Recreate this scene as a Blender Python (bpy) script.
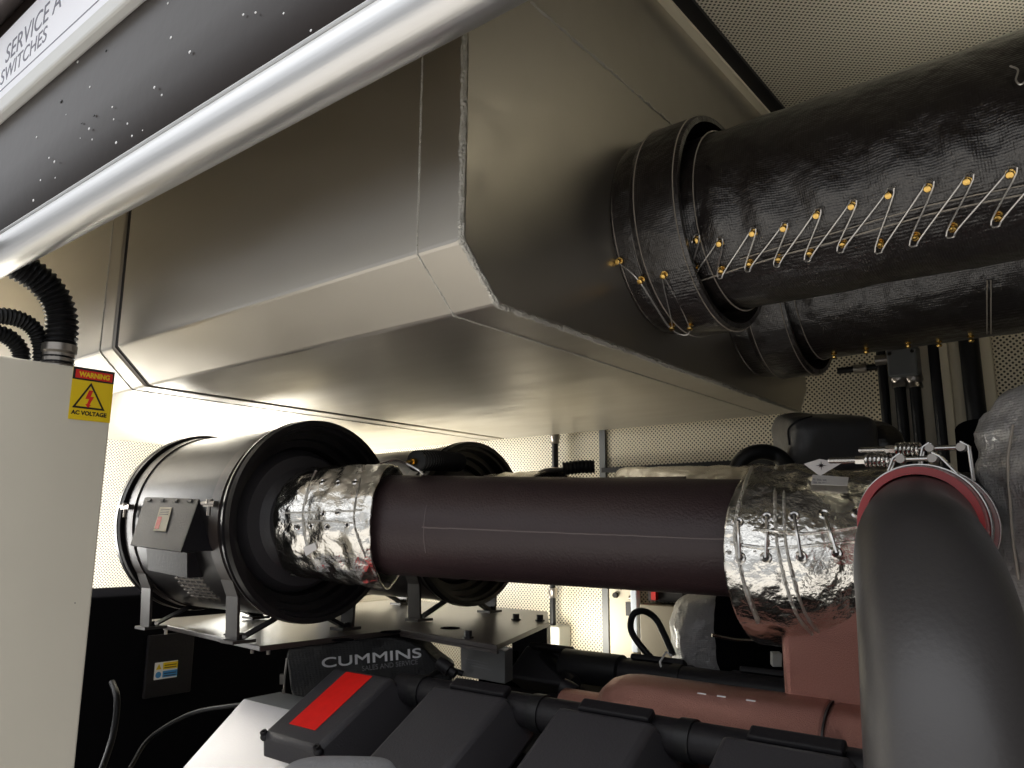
import bpy, bmesh, math, random
from mathutils import Vector, Matrix, noise
from mathutils.bvhtree import BVHTree
sc = bpy.context.scene
for o in list(bpy.data.objects): bpy.data.objects.remove(o)
col = sc.collection
random.seed(4)
H = 1.75                                   # eye height above the floor
rad = math.radians
# ------------------------------------------------------------------ camera
YAW, PIT, ROL, FPX = rad(38.69), rad(10.8), rad(0.2), 773.3
_F = Vector((-math.sin(YAW)*math.cos(PIT), math.cos(YAW)*math.cos(PIT), math.sin(PIT)))
_R0 = Vector((math.cos(YAW), math.sin(YAW), 0)); _U0 = _R0.cross(_F)
_R = math.cos(ROL)*_R0 + math.sin(ROL)*_U0; _U = -math.sin(ROL)*_R0 + math.cos(ROL)*_U0
EYE = Vector((0, 0, H))
cd = bpy.data.cameras.new('camera'); cam = bpy.data.objects.new('camera', cd); col.objects.link(cam)
cd.sensor_width = 36; cd.lens = FPX/1024*36; cd.clip_start = 0.02
cam.matrix_world = Matrix(((_R.x, _U.x, -_F.x, 0), (_R.y, _U.y, -_F.y, 0), (_R.z, _U.z, -_F.z, H), (0, 0, 0, 1)))
sc.camera = cam
# ------------------------------------------------------------------ world, lights, exposure
w = bpy.data.worlds.new('sky'); sc.world = w; w.use_nodes = True
bg = w.node_tree.nodes['Background']; bg.inputs[0].default_value = (0.95, 0.97, 1.0, 1)
_n, _l = w.node_tree.nodes, w.node_tree.links                       # overcast sky: brighter overhead than at the horizon
_tc = _n.new('ShaderNodeTexCoord'); _sx = _n.new('ShaderNodeSeparateXYZ'); _mr = _n.new('ShaderNodeMapRange')
_l.new(_tc.outputs['Generated'], _sx.inputs[0]); _l.new(_sx.outputs[2], _mr.inputs[0])
_mr.inputs[1].default_value = 0.0; _mr.inputs[2].default_value = 0.9; _mr.inputs[3].default_value = 0.42; _mr.inputs[4].default_value = 2.2
_l.new(_mr.outputs[0], bg.inputs[1])
sc.view_settings.view_transform = 'Standard'; sc.view_settings.look = 'None'
sc.view_settings.exposure = 0.0; sc.view_settings.gamma = 1; sc.view_settings.use_curve_mapping = False

def area(name, loc, target, sx, sy, power, color=(1, 1, 1)):
    l = bpy.data.lights.new(name, 'AREA'); l.shape = 'RECTANGLE'; l.size = sx; l.size_y = sy; l.energy = power; l.color = color
    o = bpy.data.objects.new(name, l); col.objects.link(o); o.location = loc
    o.rotation_euler = (Vector(target)-Vector(loc)).to_track_quat('-Z', 'Y').to_euler(); return o
# daylight that comes in through the second door bay, further left in the same side wall
area('daylight_left_bay', (-3.65, 0.70, H-0.05), (-4.0, 3.0, H+0.30), 1.0, 1.2, 95, (1, 0.98, 0.94))
# added fill light hidden behind the near filter, turned up at the silencer's underside
area('silencer_underside_fill', (-3.20, 1.92, H-0.06), (-2.95, 2.10, H+0.38), 0.8, 0.7, 34, (1, 0.97, 0.88))

# added fill light hidden behind the platform column, brightens the far wall
area('far_wall_fill', (-1.88, 2.43, H-0.43), (-1.25, 2.85, H+0.45), 0.2, 0.2, 4.5, (1, 0.95, 0.82))
sun_ = bpy.data.lights.new('sun', 'SUN'); sun_.energy = 2.6; sun_.angle = rad(4); sun_.color = (1, 0.95, 0.87)     # high sun on the yard outside
so = bpy.data.objects.new('sun', sun_); col.objects.link(so); so.rotation_euler = Vector((0.02, 0.20, -1)).to_track_quat('-Z', 'Y').to_euler()
# unseen fill light added above the pipes, turned up to brighten the ceiling
l = area('ceiling_wash', (0.45, 2.0, H+0.98), (0.0, 2.0, H+1.60), 0.25, 1.0, 3.8, (1, 0.96, 0.86)); l.data.spread = rad(95)

# ------------------------------------------------------------------ pixel rays (used once, to read real positions off the photo)
def ray(px, py):
    return _R*((px-512)/FPX) - _U*((py-384)/FPX) + _F
def aX(px, py, X): r = ray(px, py); return EYE + r*(X/r.x)
def aY(px, py, Y): r = ray(px, py); return EYE + r*(Y/r.y)
def aZ(px, py, z): r = ray(px, py); return EYE + r*(z/r.z)
def aC(px, py, c): return EYE + ray(px, py)*c
def V(x, y, z): return Vector((x, y, z+H))          # z given relative to the eye
# ------------------------------------------------------------------ materials
def srgb(c): return tuple(((v/255)/12.92 if v/255 <= 0.04045 else ((v/255+0.055)/1.055)**2.4) for v in c)
def nodes(m): return m.node_tree.nodes, m.node_tree.links
def mat(name, c, rough=0.5, metal=0.0, bump=None, bscale=60, spec=0.5, coat=0.0, var=0.0, vscale=8, stretch=None, rvar=0.0, sheen=0):
    m = bpy.data.materials.new(name); m.use_nodes = True; n, l = nodes(m); p = n['Principled BSDF']
    p.inputs['Base Color'].default_value = (*c, 1); p.inputs['Roughness'].default_value = rough; p.inputs['Metallic'].default_value = metal
    p.inputs['Specular IOR Level'].default_value = spec; p.inputs['Coat Weight'].default_value = coat
    tc = n.new('ShaderNodeTexCoord'); src = tc.outputs['Object']
    if stretch:
        mp = n.new('ShaderNodeMapping'); mp.inputs['Scale'].default_value = stretch; l.new(src, mp.inputs[0]); src = mp.outputs[0]
    if var or rvar:
        t = n.new('ShaderNodeTexNoise'); t.inputs['Scale'].default_value = vscale; t.inputs['Detail'].default_value = 6; l.new(src, t.inputs['Vector'])
        if var:
            r = n.new('ShaderNodeMixRGB'); r.blend_type = 'MIX'; r.inputs[1].default_value = (*[v*(1-var) for v in c], 1); r.inputs[2].default_value = (*[min(1, v*(1+var)) for v in c], 1)
            l.new(t.outputs['Fac'], r.inputs[0]); l.new(r.outputs[0], p.inputs['Base Color'])
        if rvar:
            q = n.new('ShaderNodeMapRange'); q.inputs[1].default_value = 0.3; q.inputs[2].default_value = 0.7
            q.inputs[3].default_value = max(0.03, rough-rvar); q.inputs[4].default_value = rough+rvar
            l.new(t.outputs['Fac'], q.inputs[0]); l.new(q.outputs[0], p.inputs['Roughness'])
    if bump:
        t2 = n.new('ShaderNodeTexNoise'); t2.inputs['Scale'].default_value = bscale; t2.inputs['Detail'].default_value = 4; l.new(src, t2.inputs['Vector'])
        b = n.new('ShaderNodeBump'); b.inputs['Strength'].default_value = bump; b.inputs['Distance'].default_value = 0.01
        l.new(t2.outputs['Fac'], b.inputs['Height']); l.new(b.outputs[0], p.inputs['Normal'])
    return m
def perforated(name, c, ua, va, pitch=0.0165, r=0.3, dark=(0.05, 0.043, 0.03)):
    m = bpy.data.materials.new(name); m.use_nodes = True; n, l = nodes(m); p = n['Principled BSDF']; p.inputs['Roughness'].default_value = 0.45
    tc = n.new('ShaderNodeTexCoord'); sp = n.new('ShaderNodeSeparateXYZ'); l.new(tc.outputs['Object'], sp.inputs[0])
    def mth(op, a, b=None):
        k = n.new('ShaderNodeMath'); k.operation = op
        for i, v in enumerate((a, b)):
            if v is None: continue
            if isinstance(v, (int, float)): k.inputs[i].default_value = v
            else: l.new(v, k.inputs[i])
        return k.outputs[0]
    u = mth('DIVIDE', sp.outputs[ua], pitch); v = mth('DIVIDE', sp.outputs[va], pitch*1.0)
    def dist(off):
        a = mth('SUBTRACT', mth('FRACT', mth('ADD', u, off)), 0.5); b = mth('SUBTRACT', mth('FRACT', mth('ADD', v, off)), 0.5)
        return mth('SQRT', mth('ADD', mth('MULTIPLY', a, a), mth('MULTIPLY', b, b)))
    d = mth('MINIMUM', dist(0.0), dist(0.5))
    hole = mth('LESS_THAN', d, r*0.72)
    mx = n.new('ShaderNodeMixRGB'); mx.inputs[1].default_value = (*c, 1); mx.inputs[2].default_value = (*dark, 1)
    l.new(hole, mx.inputs[0]); l.new(mx.outputs[0], p.inputs['Base Color'])
    return m
def weave(name, c, rough, scale=70, strength=0.2, wr=0.6):
    m = mat(name, c, rough, spec=0.85, coat=0.25); n, l = nodes(m); p = n['Principled BSDF']; tc = n.new('ShaderNodeTexCoord')
    outs = []
    for d in ('X', 'Y', 'Z'):
        wv = n.new('ShaderNodeTexWave'); wv.bands_direction = d; wv.inputs['Scale'].default_value = scale; wv.inputs['Distortion'].default_value = 0.5
        l.new(tc.outputs['Object'], wv.inputs['Vector']); outs.append(wv.outputs['Fac'])
    a = n.new('ShaderNodeMath'); l.new(outs[0], a.inputs[0]); l.new(outs[2], a.inputs[1]); a.operation = 'ADD'
    t = n.new('ShaderNodeTexNoise'); t.inputs['Scale'].default_value = 14; t.inputs['Detail'].default_value = 5; l.new(tc.outputs['Object'], t.inputs['Vector'])
    b1 = n.new('ShaderNodeBump'); b1.inputs['Strength'].default_value = wr; b1.inputs['Distance'].default_value = 0.03; l.new(t.outputs['Fac'], b1.inputs['Height'])
    b = n.new('ShaderNodeBump'); b.inputs['Strength'].default_value = strength; b.inputs['Distance'].default_value = 0.002
    l.new(a.outputs[0], b.inputs['Height']); l.new(b1.outputs[0], b.inputs['Normal']); l.new(b.outputs[0], p.inputs['Normal'])
    return m
CREAM = (0.66, 0.60, 0.46)
M = dict(
    perf_wall=perforated('perforated_wall_sheet', CREAM, 0, 2), perf_ceil=perforated('perforated_ceiling_sheet', (0.60, 0.56, 0.45), 0, 1), perf_end=perforated('perforated_end_sheet', (0.74, 0.71, 0.62), 1, 2),
    cream=mat('cream_paint', (0.62, 0.56, 0.43), 0.45, bump=0.05, bscale=200),
    cabinet=mat('cabinet_cream_powder_coat', (0.60, 0.56, 0.47), 0.42, bump=0.04, bscale=300, var=0.03),
    silver=mat('satin_aluminium_paint', (0.50, 0.47, 0.42), 0.36, 0.93, bump=0.012, bscale=9, rvar=0.05, vscale=5, stretch=(1, 3, 3)),
    weld=mat('weld_bead', (0.55, 0.53, 0.48), 0.35, 0.45, bump=0.7, bscale=160),
    tube=mat('drawn_aluminium', (0.72, 0.72, 0.72), 0.34, 0.9, bump=0.05, bscale=40, stretch=(0.15, 4, 4)),
    header=mat('dark_gloss_header_paint', (0.022, 0.016, 0.014), 0.28, spec=0.32, bump=0.03, bscale=30),
    drop=mat('water', (0.75, 0.75, 0.75), 0.05, spec=0.8), dropd=mat('dark_water', (0.01, 0.01, 0.01), 0.08),
    white=mat('white_board', (0.85, 0.85, 0.90), 0.35), greyframe=mat('pale_grey_frame', (0.60, 0.60, 0.58), 0.4), ink=mat('grey_ink', (0.16, 0.16, 0.20), 0.5),
    gutter=mat('brown_grey_metal', (0.16, 0.14, 0.135), 0.35, 0.5),
    black=mat('black_gloss_paint', (0.009, 0.008, 0.009), 0.30, spec=0.4, bump=0.02, bscale=60), blackm=mat('black_matt', (0.009, 0.008, 0.010), 0.5, spec=0.3, bump=0.1, bscale=90),
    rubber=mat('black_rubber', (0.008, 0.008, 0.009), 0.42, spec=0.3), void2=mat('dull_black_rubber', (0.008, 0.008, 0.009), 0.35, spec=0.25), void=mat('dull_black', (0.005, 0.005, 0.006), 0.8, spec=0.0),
    pipe=mat('brown_black_textured_paint', (0.040, 0.024, 0.026), 0.42, bump=0.22, bscale=170, spec=0.5),
    pipeseam=mat('pipe_seam', (0.14, 0.11, 0.11), 0.4),
    bracket=mat('dark_brown_steel', (0.026, 0.021, 0.019), 0.42), plate=mat('brown_black_plate', (0.034, 0.026, 0.024), 0.34, bump=0.03, bscale=60),
    lag=weave('black_coated_cloth', (0.013, 0.010, 0.010), 0.33, strength=0.22, wr=0.55), quilt=weave('grey_blanket_cloth', (0.34, 0.33, 0.33), 0.40, 60, 0.25, 1.0),
    thread=mat('pale_thread', (0.36, 0.32, 0.27), 0.5), wire=mat('steel_wire', (0.62, 0.60, 0.58), 0.3, 0.8), brass=mat('brass', (0.72, 0.47, 0.14), 0.22, 1.0),
    foil=mat('aluminised_foil', (0.90, 0.88, 0.83), 0.23, 1.0, bump=0.8, bscale=26, rvar=0.07), foilseam=mat('foil_seam', (0.72, 0.70, 0.66), 0.28, 1.0, bump=0.8, bscale=150),
    steel=mat('stainless_steel', (0.72, 0.70, 0.67), 0.2, 1.0), gland=mat('nickel_gland', (0.36, 0.33, 0.30), 0.3, 0.9),
    red=mat('red_silicone', (0.34, 0.028, 0.03), 0.28, spec=0.6), redstick=mat('red_sticker', (0.75, 0.012, 0.008), 0.4, var=0.15, vscale=40),  # the sticker's red is its own plain colour
    elbow=mat('charcoal_satin_paint', (0.050, 0.046, 0.046), 0.38, bump=0.05, bscale=130),
    cover=mat('charcoal_powder_coat', (0.033, 0.031, 0.035), 0.48, bump=0.12, bscale=220),
    pink=mat('bronze_pink_paint', (0.36, 0.175, 0.145), 0.28, 0.85, bump=0.5, bscale=600, var=0.3, vscale=420),
    brushed=mat('brushed_silver_panel', (0.52, 0.52, 0.55), 0.36, 0.7, bump=0.05, bscale=60, stretch=(1, 10, 1)),
    greyb=mat('grey_enclosure', (0.12, 0.125, 0.13), 0.45), greycast=mat('grey_casting', (0.25, 0.25, 0.26), 0.5, bump=0.2, bscale=120), namep=mat('grey_name_plate', (0.20, 0.20, 0.20), 0.42, 0.2),
    canvas=weave('black_canvas', (0.006, 0.006, 0.008), 0.6, 50, 0.3, 0.5), letter=mat('silver_print', (0.75, 0.75, 0.77), 0.5), letterd=mat('dull_print', (0.22, 0.22, 0.23), 0.5),
    yellow=mat('yellow_label', (0.74, 0.52, 0.008), 0.4), redlab=mat('red_label_ink', (0.62, 0.02, 0.015), 0.4), dark=mat('black_label_ink', (0.015, 0.012, 0.012), 0.4),
    blue=mat('blue_label', (0.05, 0.24, 0.52), 0.4), paper=mat('paper_label', (0.75, 0.73, 0.72), 0.5), paperc=mat('cream_label', (0.58, 0.52, 0.40), 0.5),
    floor=mat('grey_floor', (0.22, 0.21, 0.20), 0.6, var=0.1), ground=mat('concrete_yard', (0.50, 0.475, 0.44), 0.8, var=0.1),
    plastic=mat('pale_grey_plastic', (0.60, 0.60, 0.56), 0.4), roomdark=mat('dull_wall', (0.20, 0.19, 0.17), 0.7),
)
# ------------------------------------------------------------------ object helpers
def thing(name, label, cat, loc, group=None):
    o = bpy.data.objects.new(name, None); col.objects.link(o); o.empty_display_size = 0.05; o.location = loc
    o['label'] = label; o['category'] = cat
    if group: o['group'] = group
    return o
def origin(o):
    v = Vector((0, 0, 0))
    while o is not None: v += Vector(o.location); o = o.parent
    return v
def build(bm, name, m, parent=None, smooth=True, bevel=0.0, segs=2, label=None, sub=0, ang=40, kind=None):
    bmesh.ops.remove_doubles(bm, verts=bm.verts, dist=1e-6)
    bmesh.ops.recalc_face_normals(bm, faces=bm.faces)
    me = bpy.data.meshes.new(name)
    if parent is not None: bmesh.ops.translate(bm, verts=bm.verts, vec=-origin(parent))
    bm.to_mesh(me); bm.free(); me.materials.append(M[m] if isinstance(m, str) else m)
    if smooth:
        for p in me.polygons: p.use_smooth = True
        me.set_sharp_from_angle(angle=rad(ang))
    o = bpy.data.objects.new(name, me); col.objects.link(o)
    if parent is not None: o.parent = parent
    if bevel:
        b = o.modifiers.new('bevel', 'BEVEL'); b.width = bevel; b.segments = segs; b.limit_method = 'ANGLE'; b.angle_limit = rad(35); b.harden_normals = False
    if sub:
        s = o.modifiers.new('sub', 'SUBSURF'); s.levels = sub; s.render_levels = sub
    if label: o['label'] = label
    if kind: o['kind'] = kind
    return o
def tag(o, label, cat, group=None, kind=None):
    o['label'] = label; o['category'] = cat
    if group: o['group'] = group
    if kind: o['kind'] = kind
    return o
def struct(bm, name, m, **k):
    o = build(bm, name, m, None, **k); o['kind'] = 'structure'; return o
def B(): return bmesh.new()
def box(bm, x0, x1, y0, y1, z0, z1):                       # z relative to the eye
    vs = [bm.verts.new(V(x, y, z)) for x in (x0, x1) for y in (y0, y1) for z in (z0, z1)]
    for f in ((0, 1, 3, 2), (4, 6, 7, 5), (0, 4, 5, 1), (2, 3, 7, 6), (0, 2, 6, 4), (1, 5, 7, 3)): bm.faces.new([vs[i] for i in f])
    return bm
def obox(bm, c, ax, ay, az):                               # box by centre and three half-axis vectors
    c = Vector(c); vs = [bm.verts.new(c+ax*i+ay*j+az*k) for i in (-1, 1) for j in (-1, 1) for k in (-1, 1)]
    for f in ((0, 1, 3, 2), (4, 6, 7, 5), (0, 4, 5, 1), (2, 3, 7, 6), (0, 2, 6, 4), (1, 5, 7, 3)): bm.faces.new([vs[i] for i in f])
    return bm
def prism(bm, poly, off):
    a = [bm.verts.new(Vector(p)) for p in poly]; b = [bm.verts.new(Vector(p)+Vector(off)) for p in poly]; n = len(a)
    bm.faces.new(a); bm.faces.new(b[::-1])
    for i in range(n): bm.faces.new((a[i], a[(i+1) % n], b[(i+1) % n], b[i]))
    return bm
def spline(pts, k=8):
    pts = [Vector(p) for p in pts]
    if len(pts) < 3 or k <= 1: return pts
    out = []; P = [2*pts[0]-pts[1]]+pts+[2*pts[-1]-pts[-2]]
    for i in range(1, len(P)-2):
        for j in range(k):
            t = j/k; a, b, c, d = P[i-1:i+3]
            out.append(0.5*((2*b)+(c-a)*t+(2*a-5*b+4*c-d)*t*t+(3*b-a-3*c+d)*t**3))
    out.append(pts[-1]); return out
def tube(bm, pts, r, n=16, ref=None, disp=None, cap=True):
    pts = [Vector(p) for p in pts]; m = len(pts)
    L = [0.0]
    for i in range(1, m): L.append(L[-1]+(pts[i]-pts[i-1]).length)
    rings = []; N = None
    for i in range(m):
        T = (pts[min(i+1, m-1)]-pts[max(i-1, 0)]).normalized()
        if N is None:
            N = Vector(ref) if ref is not None else (Vector((0, 0, 1)) if abs(T.z) < 0.9 else Vector((1, 0, 0)))
        N = (N-T*N.dot(T)).normalized(); Bn = T.cross(N)
        s = L[i]/max(L[-1], 1e-9); R = r(s, L[i]) if callable(r) else (r[i] if isinstance(r, (list, tuple)) else r)
        ring = []
        for j in range(n):
            t = 2*math.pi*j/n; d = N*math.cos(t)+Bn*math.sin(t)
            ring.append(bm.verts.new(pts[i]+d*(R+(disp(s, t, pts[i]+d*R) if disp else 0))))
        rings.append(ring)
    for i in range(m-1):
        for j in range(n): bm.faces.new((rings[i][j], rings[i][(j+1) % n], rings[i+1][(j+1) % n], rings[i+1][j]))
    if cap: bm.faces.new(rings[0][::-1]); bm.faces.new(rings[-1])
    return bm
def lathe(bm, org, axis, prof, n=48, closed=False):        # prof: (distance along axis, radius)
    axis = Vector(axis).normalized(); org = Vector(org)
    e1 = axis.cross(Vector((0, 0, 1)) if abs(axis.z) < 0.9 else Vector((1, 0, 0))).normalized(); e2 = axis.cross(e1); rings = []
    for d, R in prof:
        if R < 1e-5: rings.append([bm.verts.new(org+axis*d)])
        else: rings.append([bm.verts.new(org+axis*d+(e1*math.cos(2*math.pi*j/n)+e2*math.sin(2*math.pi*j/n))*R) for j in range(n)])
    prs = list(zip(rings, rings[1:]))+([(rings[-1], rings[0])] if closed else [])
    for a, b in prs:
        for j in range(n):
            k = (j+1) % n
            if len(a) == 1 and len(b) == 1: continue
            if len(a) == 1: bm.faces.new((a[0], b[k], b[j]))
            elif len(b) == 1: bm.faces.new((a[j], a[k], b[0]))
            else: bm.faces.new((a[j], a[k], b[k], b[j]))
    return bm
def ball(bm, c, r, sc_=(1, 1, 1), u=12, v=8):
    g = bmesh.ops.create_uvsphere(bm, u_segments=u, v_segments=v, radius=r)
    for q in g['verts']: q.co = Vector((q.co.x*sc_[0], q.co.y*sc_[1], q.co.z*sc_[2]))+Vector(c)
    return bm
def bolt(bm, c, ax, r=0.008, h=0.008):
    lathe(bm, c, ax, [(-0.002, 0), (-0.002, r*1.5), (0.001, r*1.5), (0.001, r), (h, r), (h, 0)], 6)
def text(bm, s, org, xd, yd, size, depth=0.0006, align='LEFT', bold=0.0, stretch=1.0):
    cu = bpy.data.curves.new('t', 'FONT'); cu.body = s; cu.size = size; cu.align_x = align; cu.extrude = depth/2; cu.offset = bold
    o = bpy.data.objects.new('t', cu); col.objects.link(o); dg = bpy.context.evaluated_depsgraph_get()
    me = bpy.data.meshes.new_from_object(o.evaluated_get(dg)); xd = Vector(xd).normalized(); yd = Vector(yd).normalized(); zd = xd.cross(yd)
    for v in me.vertices: v.co = Vector(org)+xd*(v.co.x*stretch)+yd*v.co.y+zd*v.co.z
    bm.from_mesh(me); bpy.data.objects.remove(o); bpy.data.curves.remove(cu); bpy.data.meshes.remove(me)
    return bm
def fit_text(bm, s, p0, p1, n_, size, depth=0.0005, bold=0.0):   # text from p0 to p1, facing n_
    p0, p1 = Vector(p0), Vector(p1); xd = (p1-p0).normalized(); n_ = (Vector(n_)-xd*Vector(n_).dot(xd)).normalized(); t_ = bmesh.new()
    text(t_, s, p0, xd, n_.cross(xd), size, depth, bold=bold); ds = [(v.co-p0).dot(xd) for v in t_.verts]; a, b = min(ds), max(ds); L = (p1-p0).length
    for v in t_.verts: d = (v.co-p0).dot(xd); v.co += xd*((d-a)*L/(b-a)-d)
    me = bpy.data.meshes.new('t'); t_.to_mesh(me); t_.free(); bm.from_mesh(me); bpy.data.meshes.remove(me); return bm
def bvh(bm): bm.normal_update(); return BVHTree.FromBMesh(bm)
def hit(t, px, py):
    p, n, i, d = t.ray_cast(EYE, ray(px, py).normalized()); return (p, n) if p is not None else (aC(px, py, 1.9), -ray(px, py).normalized())
def nz(p, s, seed=0.0): return noise.noise(Vector(p)*s+Vector((seed, seed*1.7, -seed)))

# ================================================================== THE SETTING
WALL_Y, CEIL, LEFT, RIGHT, NEAR = 2.75, 1.36, -4.2, 1.9, 0.60
struct(box(B(), LEFT, RIGHT, NEAR, WALL_Y, -H-0.05, -H), 'floor', 'floor', smooth=False)
struct(box(B(), LEFT-3, RIGHT+3, -5.0, NEAR-0.001, -H-0.30, -H-0.15), 'ground', 'ground', smooth=False)
struct(box(B(), LEFT-0.05, RIGHT+0.05, NEAR+0.1, WALL_Y+0.05, CEIL, CEIL+0.05), 'ceiling', 'perf_ceil', smooth=False)
struct(box(B(), LEFT-0.05, RIGHT+0.05, WALL_Y, WALL_Y+0.05, -H, CEIL), 'wall_far', 'perf_wall', smooth=False)
struct(box(B(), LEFT-0.05, LEFT, NEAR, WALL_Y, -H, CEIL), 'wall_left', 'perf_end', smooth=False)
struct(box(B(), RIGHT, RIGHT+0.05, NEAR, WALL_Y, -H, CEIL), 'wall_right', 'roomdark', smooth=False)
struct(box(B(), 0.75, RIGHT, NEAR, NEAR+0.1, -H, 0.69), 'wall_shade_right', 'roomdark', smooth=False)  # unseen near wall right of the doorway, added to darken that side
# door header: face, and the panel behind it
hp_ = [(NEAR+0.075, 0.688), (NEAR+0.045, 0.700), (NEAR+0.020, 0.735), (NEAR+0.006, 0.79), (NEAR, 0.86), (NEAR, CEIL+0.06), (NEAR+0.09, CEIL+0.06), (NEAR+0.09, 0.70)]
struct(prism(B(), [V(LEFT-0.5, a, b) for a, b in hp_], (RIGHT-LEFT+0.5, 0, 0)), 'trim_1', 'header', ang=60)
struct(box(B(), LEFT, RIGHT, NEAR+0.091, NEAR+0.105, 0.70, CEIL), 'wall_near', 'cream', smooth=False)
# ceiling channel behind the silencer: pale strip and a black strip standing in for the dark gap
P1, P2 = aZ(664, 0, CEIL), aZ(766.6, 113.8, CEIL)
xs = (P1.x+P2.x)/2
struct(box(B(), xs-0.005, xs+0.022, NEAR+0.1, WALL_Y, CEIL-0.022, CEIL), 'trim_2', 'cream', smooth=False)
struct(box(B(), xs+0.022, xs+0.062, NEAR+0.1, WALL_Y, CEIL-0.012, CEIL), 'trim_3', 'rubber', smooth=False)
# joint strips of the far wall's panels
x = aY(604, 470, WALL_Y).x; struct(box(B(), x-0.014, x+0.014, WALL_Y-0.012, WALL_Y, -H, CEIL), 'trim_4', 'greyb', smooth=False)
za = aY(606, 468, WALL_Y).z-H
struct(box(B(), x, 0.2, WALL_Y-0.02, WALL_Y, za-0.02, za), 'trim_5', 'rubber', smooth=False)
x0, x1 = aY(890, 370, WALL_Y).x-0.03, aY(968, 380, WALL_Y).x+0.075
struct(box(B(), x0, x1, WALL_Y-0.035, WALL_Y, -H, CEIL), 'trim_6', 'cream', smooth=False, bevel=0.004)
xa = aY(965, 380, WALL_Y-0.03).x
struct(box(B(), xa-0.06, xa-0.035, WALL_Y-0.06, WALL_Y-0.035, -H, CEIL), 'trim_7', 'cream', smooth=False, bevel=0.003)

# ================================================================== EXHAUST SILENCER
SX, SM, SL = -0.812, -2.037, -3.405
Y0, Y1, ZB, CY, CZ = 0.98, 2.50, 0.38, 0.095, 0.089
def section(X, g=0.0): return [V(X, Y0-CY-g, CEIL-0.02), V(X, Y0-CY-g, ZB+CZ-g*0.4), V(X, Y0-g*0.4, ZB-g), V(X, Y1+g*0.4, ZB-g), V(X, Y1+CY*0.8+g, ZB+CZ-g*0.4), V(X, Y1+CY*0.8+g, CEIL-0.02)]
sil = thing('exhaust_silencer', 'huge silver exhaust silencer box with chamfered lower edge, hung under the ceiling', 'silencer', V(-2.0, 1.74, CEIL-0.02))
build(prism(B(), section(SM+0.012), (SX-SM-0.012, 0, 0)), 'body', 'silver', sil, smooth=False, bevel=0.006)
build(prism(B(), section(SL), (SM-0.012-SL, 0, 0)), 'rear_section', 'silver', sil, smooth=False, bevel=0.006)
build(prism(B(), section(SM-0.012, -0.006), (0.024, 0, 0)), 'joint_gap', 'blackm', sil, smooth=False)
def seam(name, pts, r=0.004, jag=0.0012, m='weld', parent=sil, k=1):
    pp = []
    for a, b in zip(pts, pts[1:]):
        a, b = Vector(a), Vector(b); nn = max(2, int((b-a).length/0.012))
        for i in range(nn): pp.append(a+(b-a)*i/nn)
    pp.append(Vector(pts[-1])); q = [p+Vector((random.uniform(-jag, jag), random.uniform(-jag, jag), random.uniform(-jag, jag))) for p in pp]
    return build(tube(B(), q, lambda s, l: r*(0.75+0.5*random.random()), 6), name, m, parent)
s = section(SX-0.005); seam('corner_weld', s[:5], 0.006, 0.0015)
s = section(-0.919, 0.0); seam('band_weld', s[:5], 0.0022, 0.0004)
s = section(-2.123, 0.0); seam('rear_weld', s[:5], 0.0022, 0.0004)
seam('end_weld', [V(SX, Y0-CY+0.02, 1.014), V(SX, Y1+0.05, 1.014)], 0.004, 0.002)
# ================================================================== DOOR HEADER TUBE AND SIGN
ct, st = math.cos(rad(46.4)), math.sin(rad(46.4)); tc_ = V(0, 0.895*ct, 0.895*st)
t = thing('door_head_tube', 'long bright round metal tube crossing the upper left along the dark header', 'rail', V(-1.5, tc_.y, tc_.z-H))
build(tube(B(), [Vector((x, tc_.y, tc_.z)) for x in (LEFT-0.4, -2, 0, RIGHT-0.1)], 0.0425, 40), 'tube_body', 'tube', t)
bm = B(); tube(bm, [Vector((x, tc_.y-0.033, tc_.z+0.031)) for x in (LEFT-0.4, RIGHT-0.1)], 0.0035, 8); build(bm, 'edge_bead', 'tube', t)
fy = NEAR
z_a, z_b = fy*math.tan(rad(59.9)), fy*math.tan(rad(64.6))
sg = thing('notice_board', 'white notice board with grey printed capitals in the top left corner', 'sign', V(-1.2, fy, z_a))
build(box(B(), -3.4, -0.62, fy-0.020, fy+0.001, z_a, z_b), 'board', 'white', sg, smooth=False, bevel=0.002)
build(box(B(), -3.4, -0.62, fy-0.026, fy+0.001, z_a-0.022, z_a+0.022), 'frame_edge', 'greyframe', sg, smooth=False, bevel=0.006, label='pale grey rounded lower edge')
bm = B(); fit_text(bm, 'SERVICE A', aY(5, 64, fy-0.0203), aY(61, 6, fy-0.0203), Vector((0, -1, 0)), 0.075, 0.0006); fit_text(bm, 'SWITCHES', aY(0, 86, fy-0.0203), aY(46, 40, fy-0.0203), Vector((0, -1, 0)), 0.06, 0.0006)
build(bm, 'lettering', 'ink', sg, smooth=False, label='dark grey printed lettering')
bm = B(); box(bm, -3.4, -0.62, fy-0.0206, fy-0.019, z_a+0.050, z_a+0.053); build(bm, 'border_line', 'ink', sg, smooth=False)
bm = B()
tube(bm, [V(x, fy-0.05, z_b+0.115) for x in (LEFT-0.4, RIGHT-0.1)], 0.06, 24); o = struct(bm, 'trim_8', 'gutter')
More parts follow.
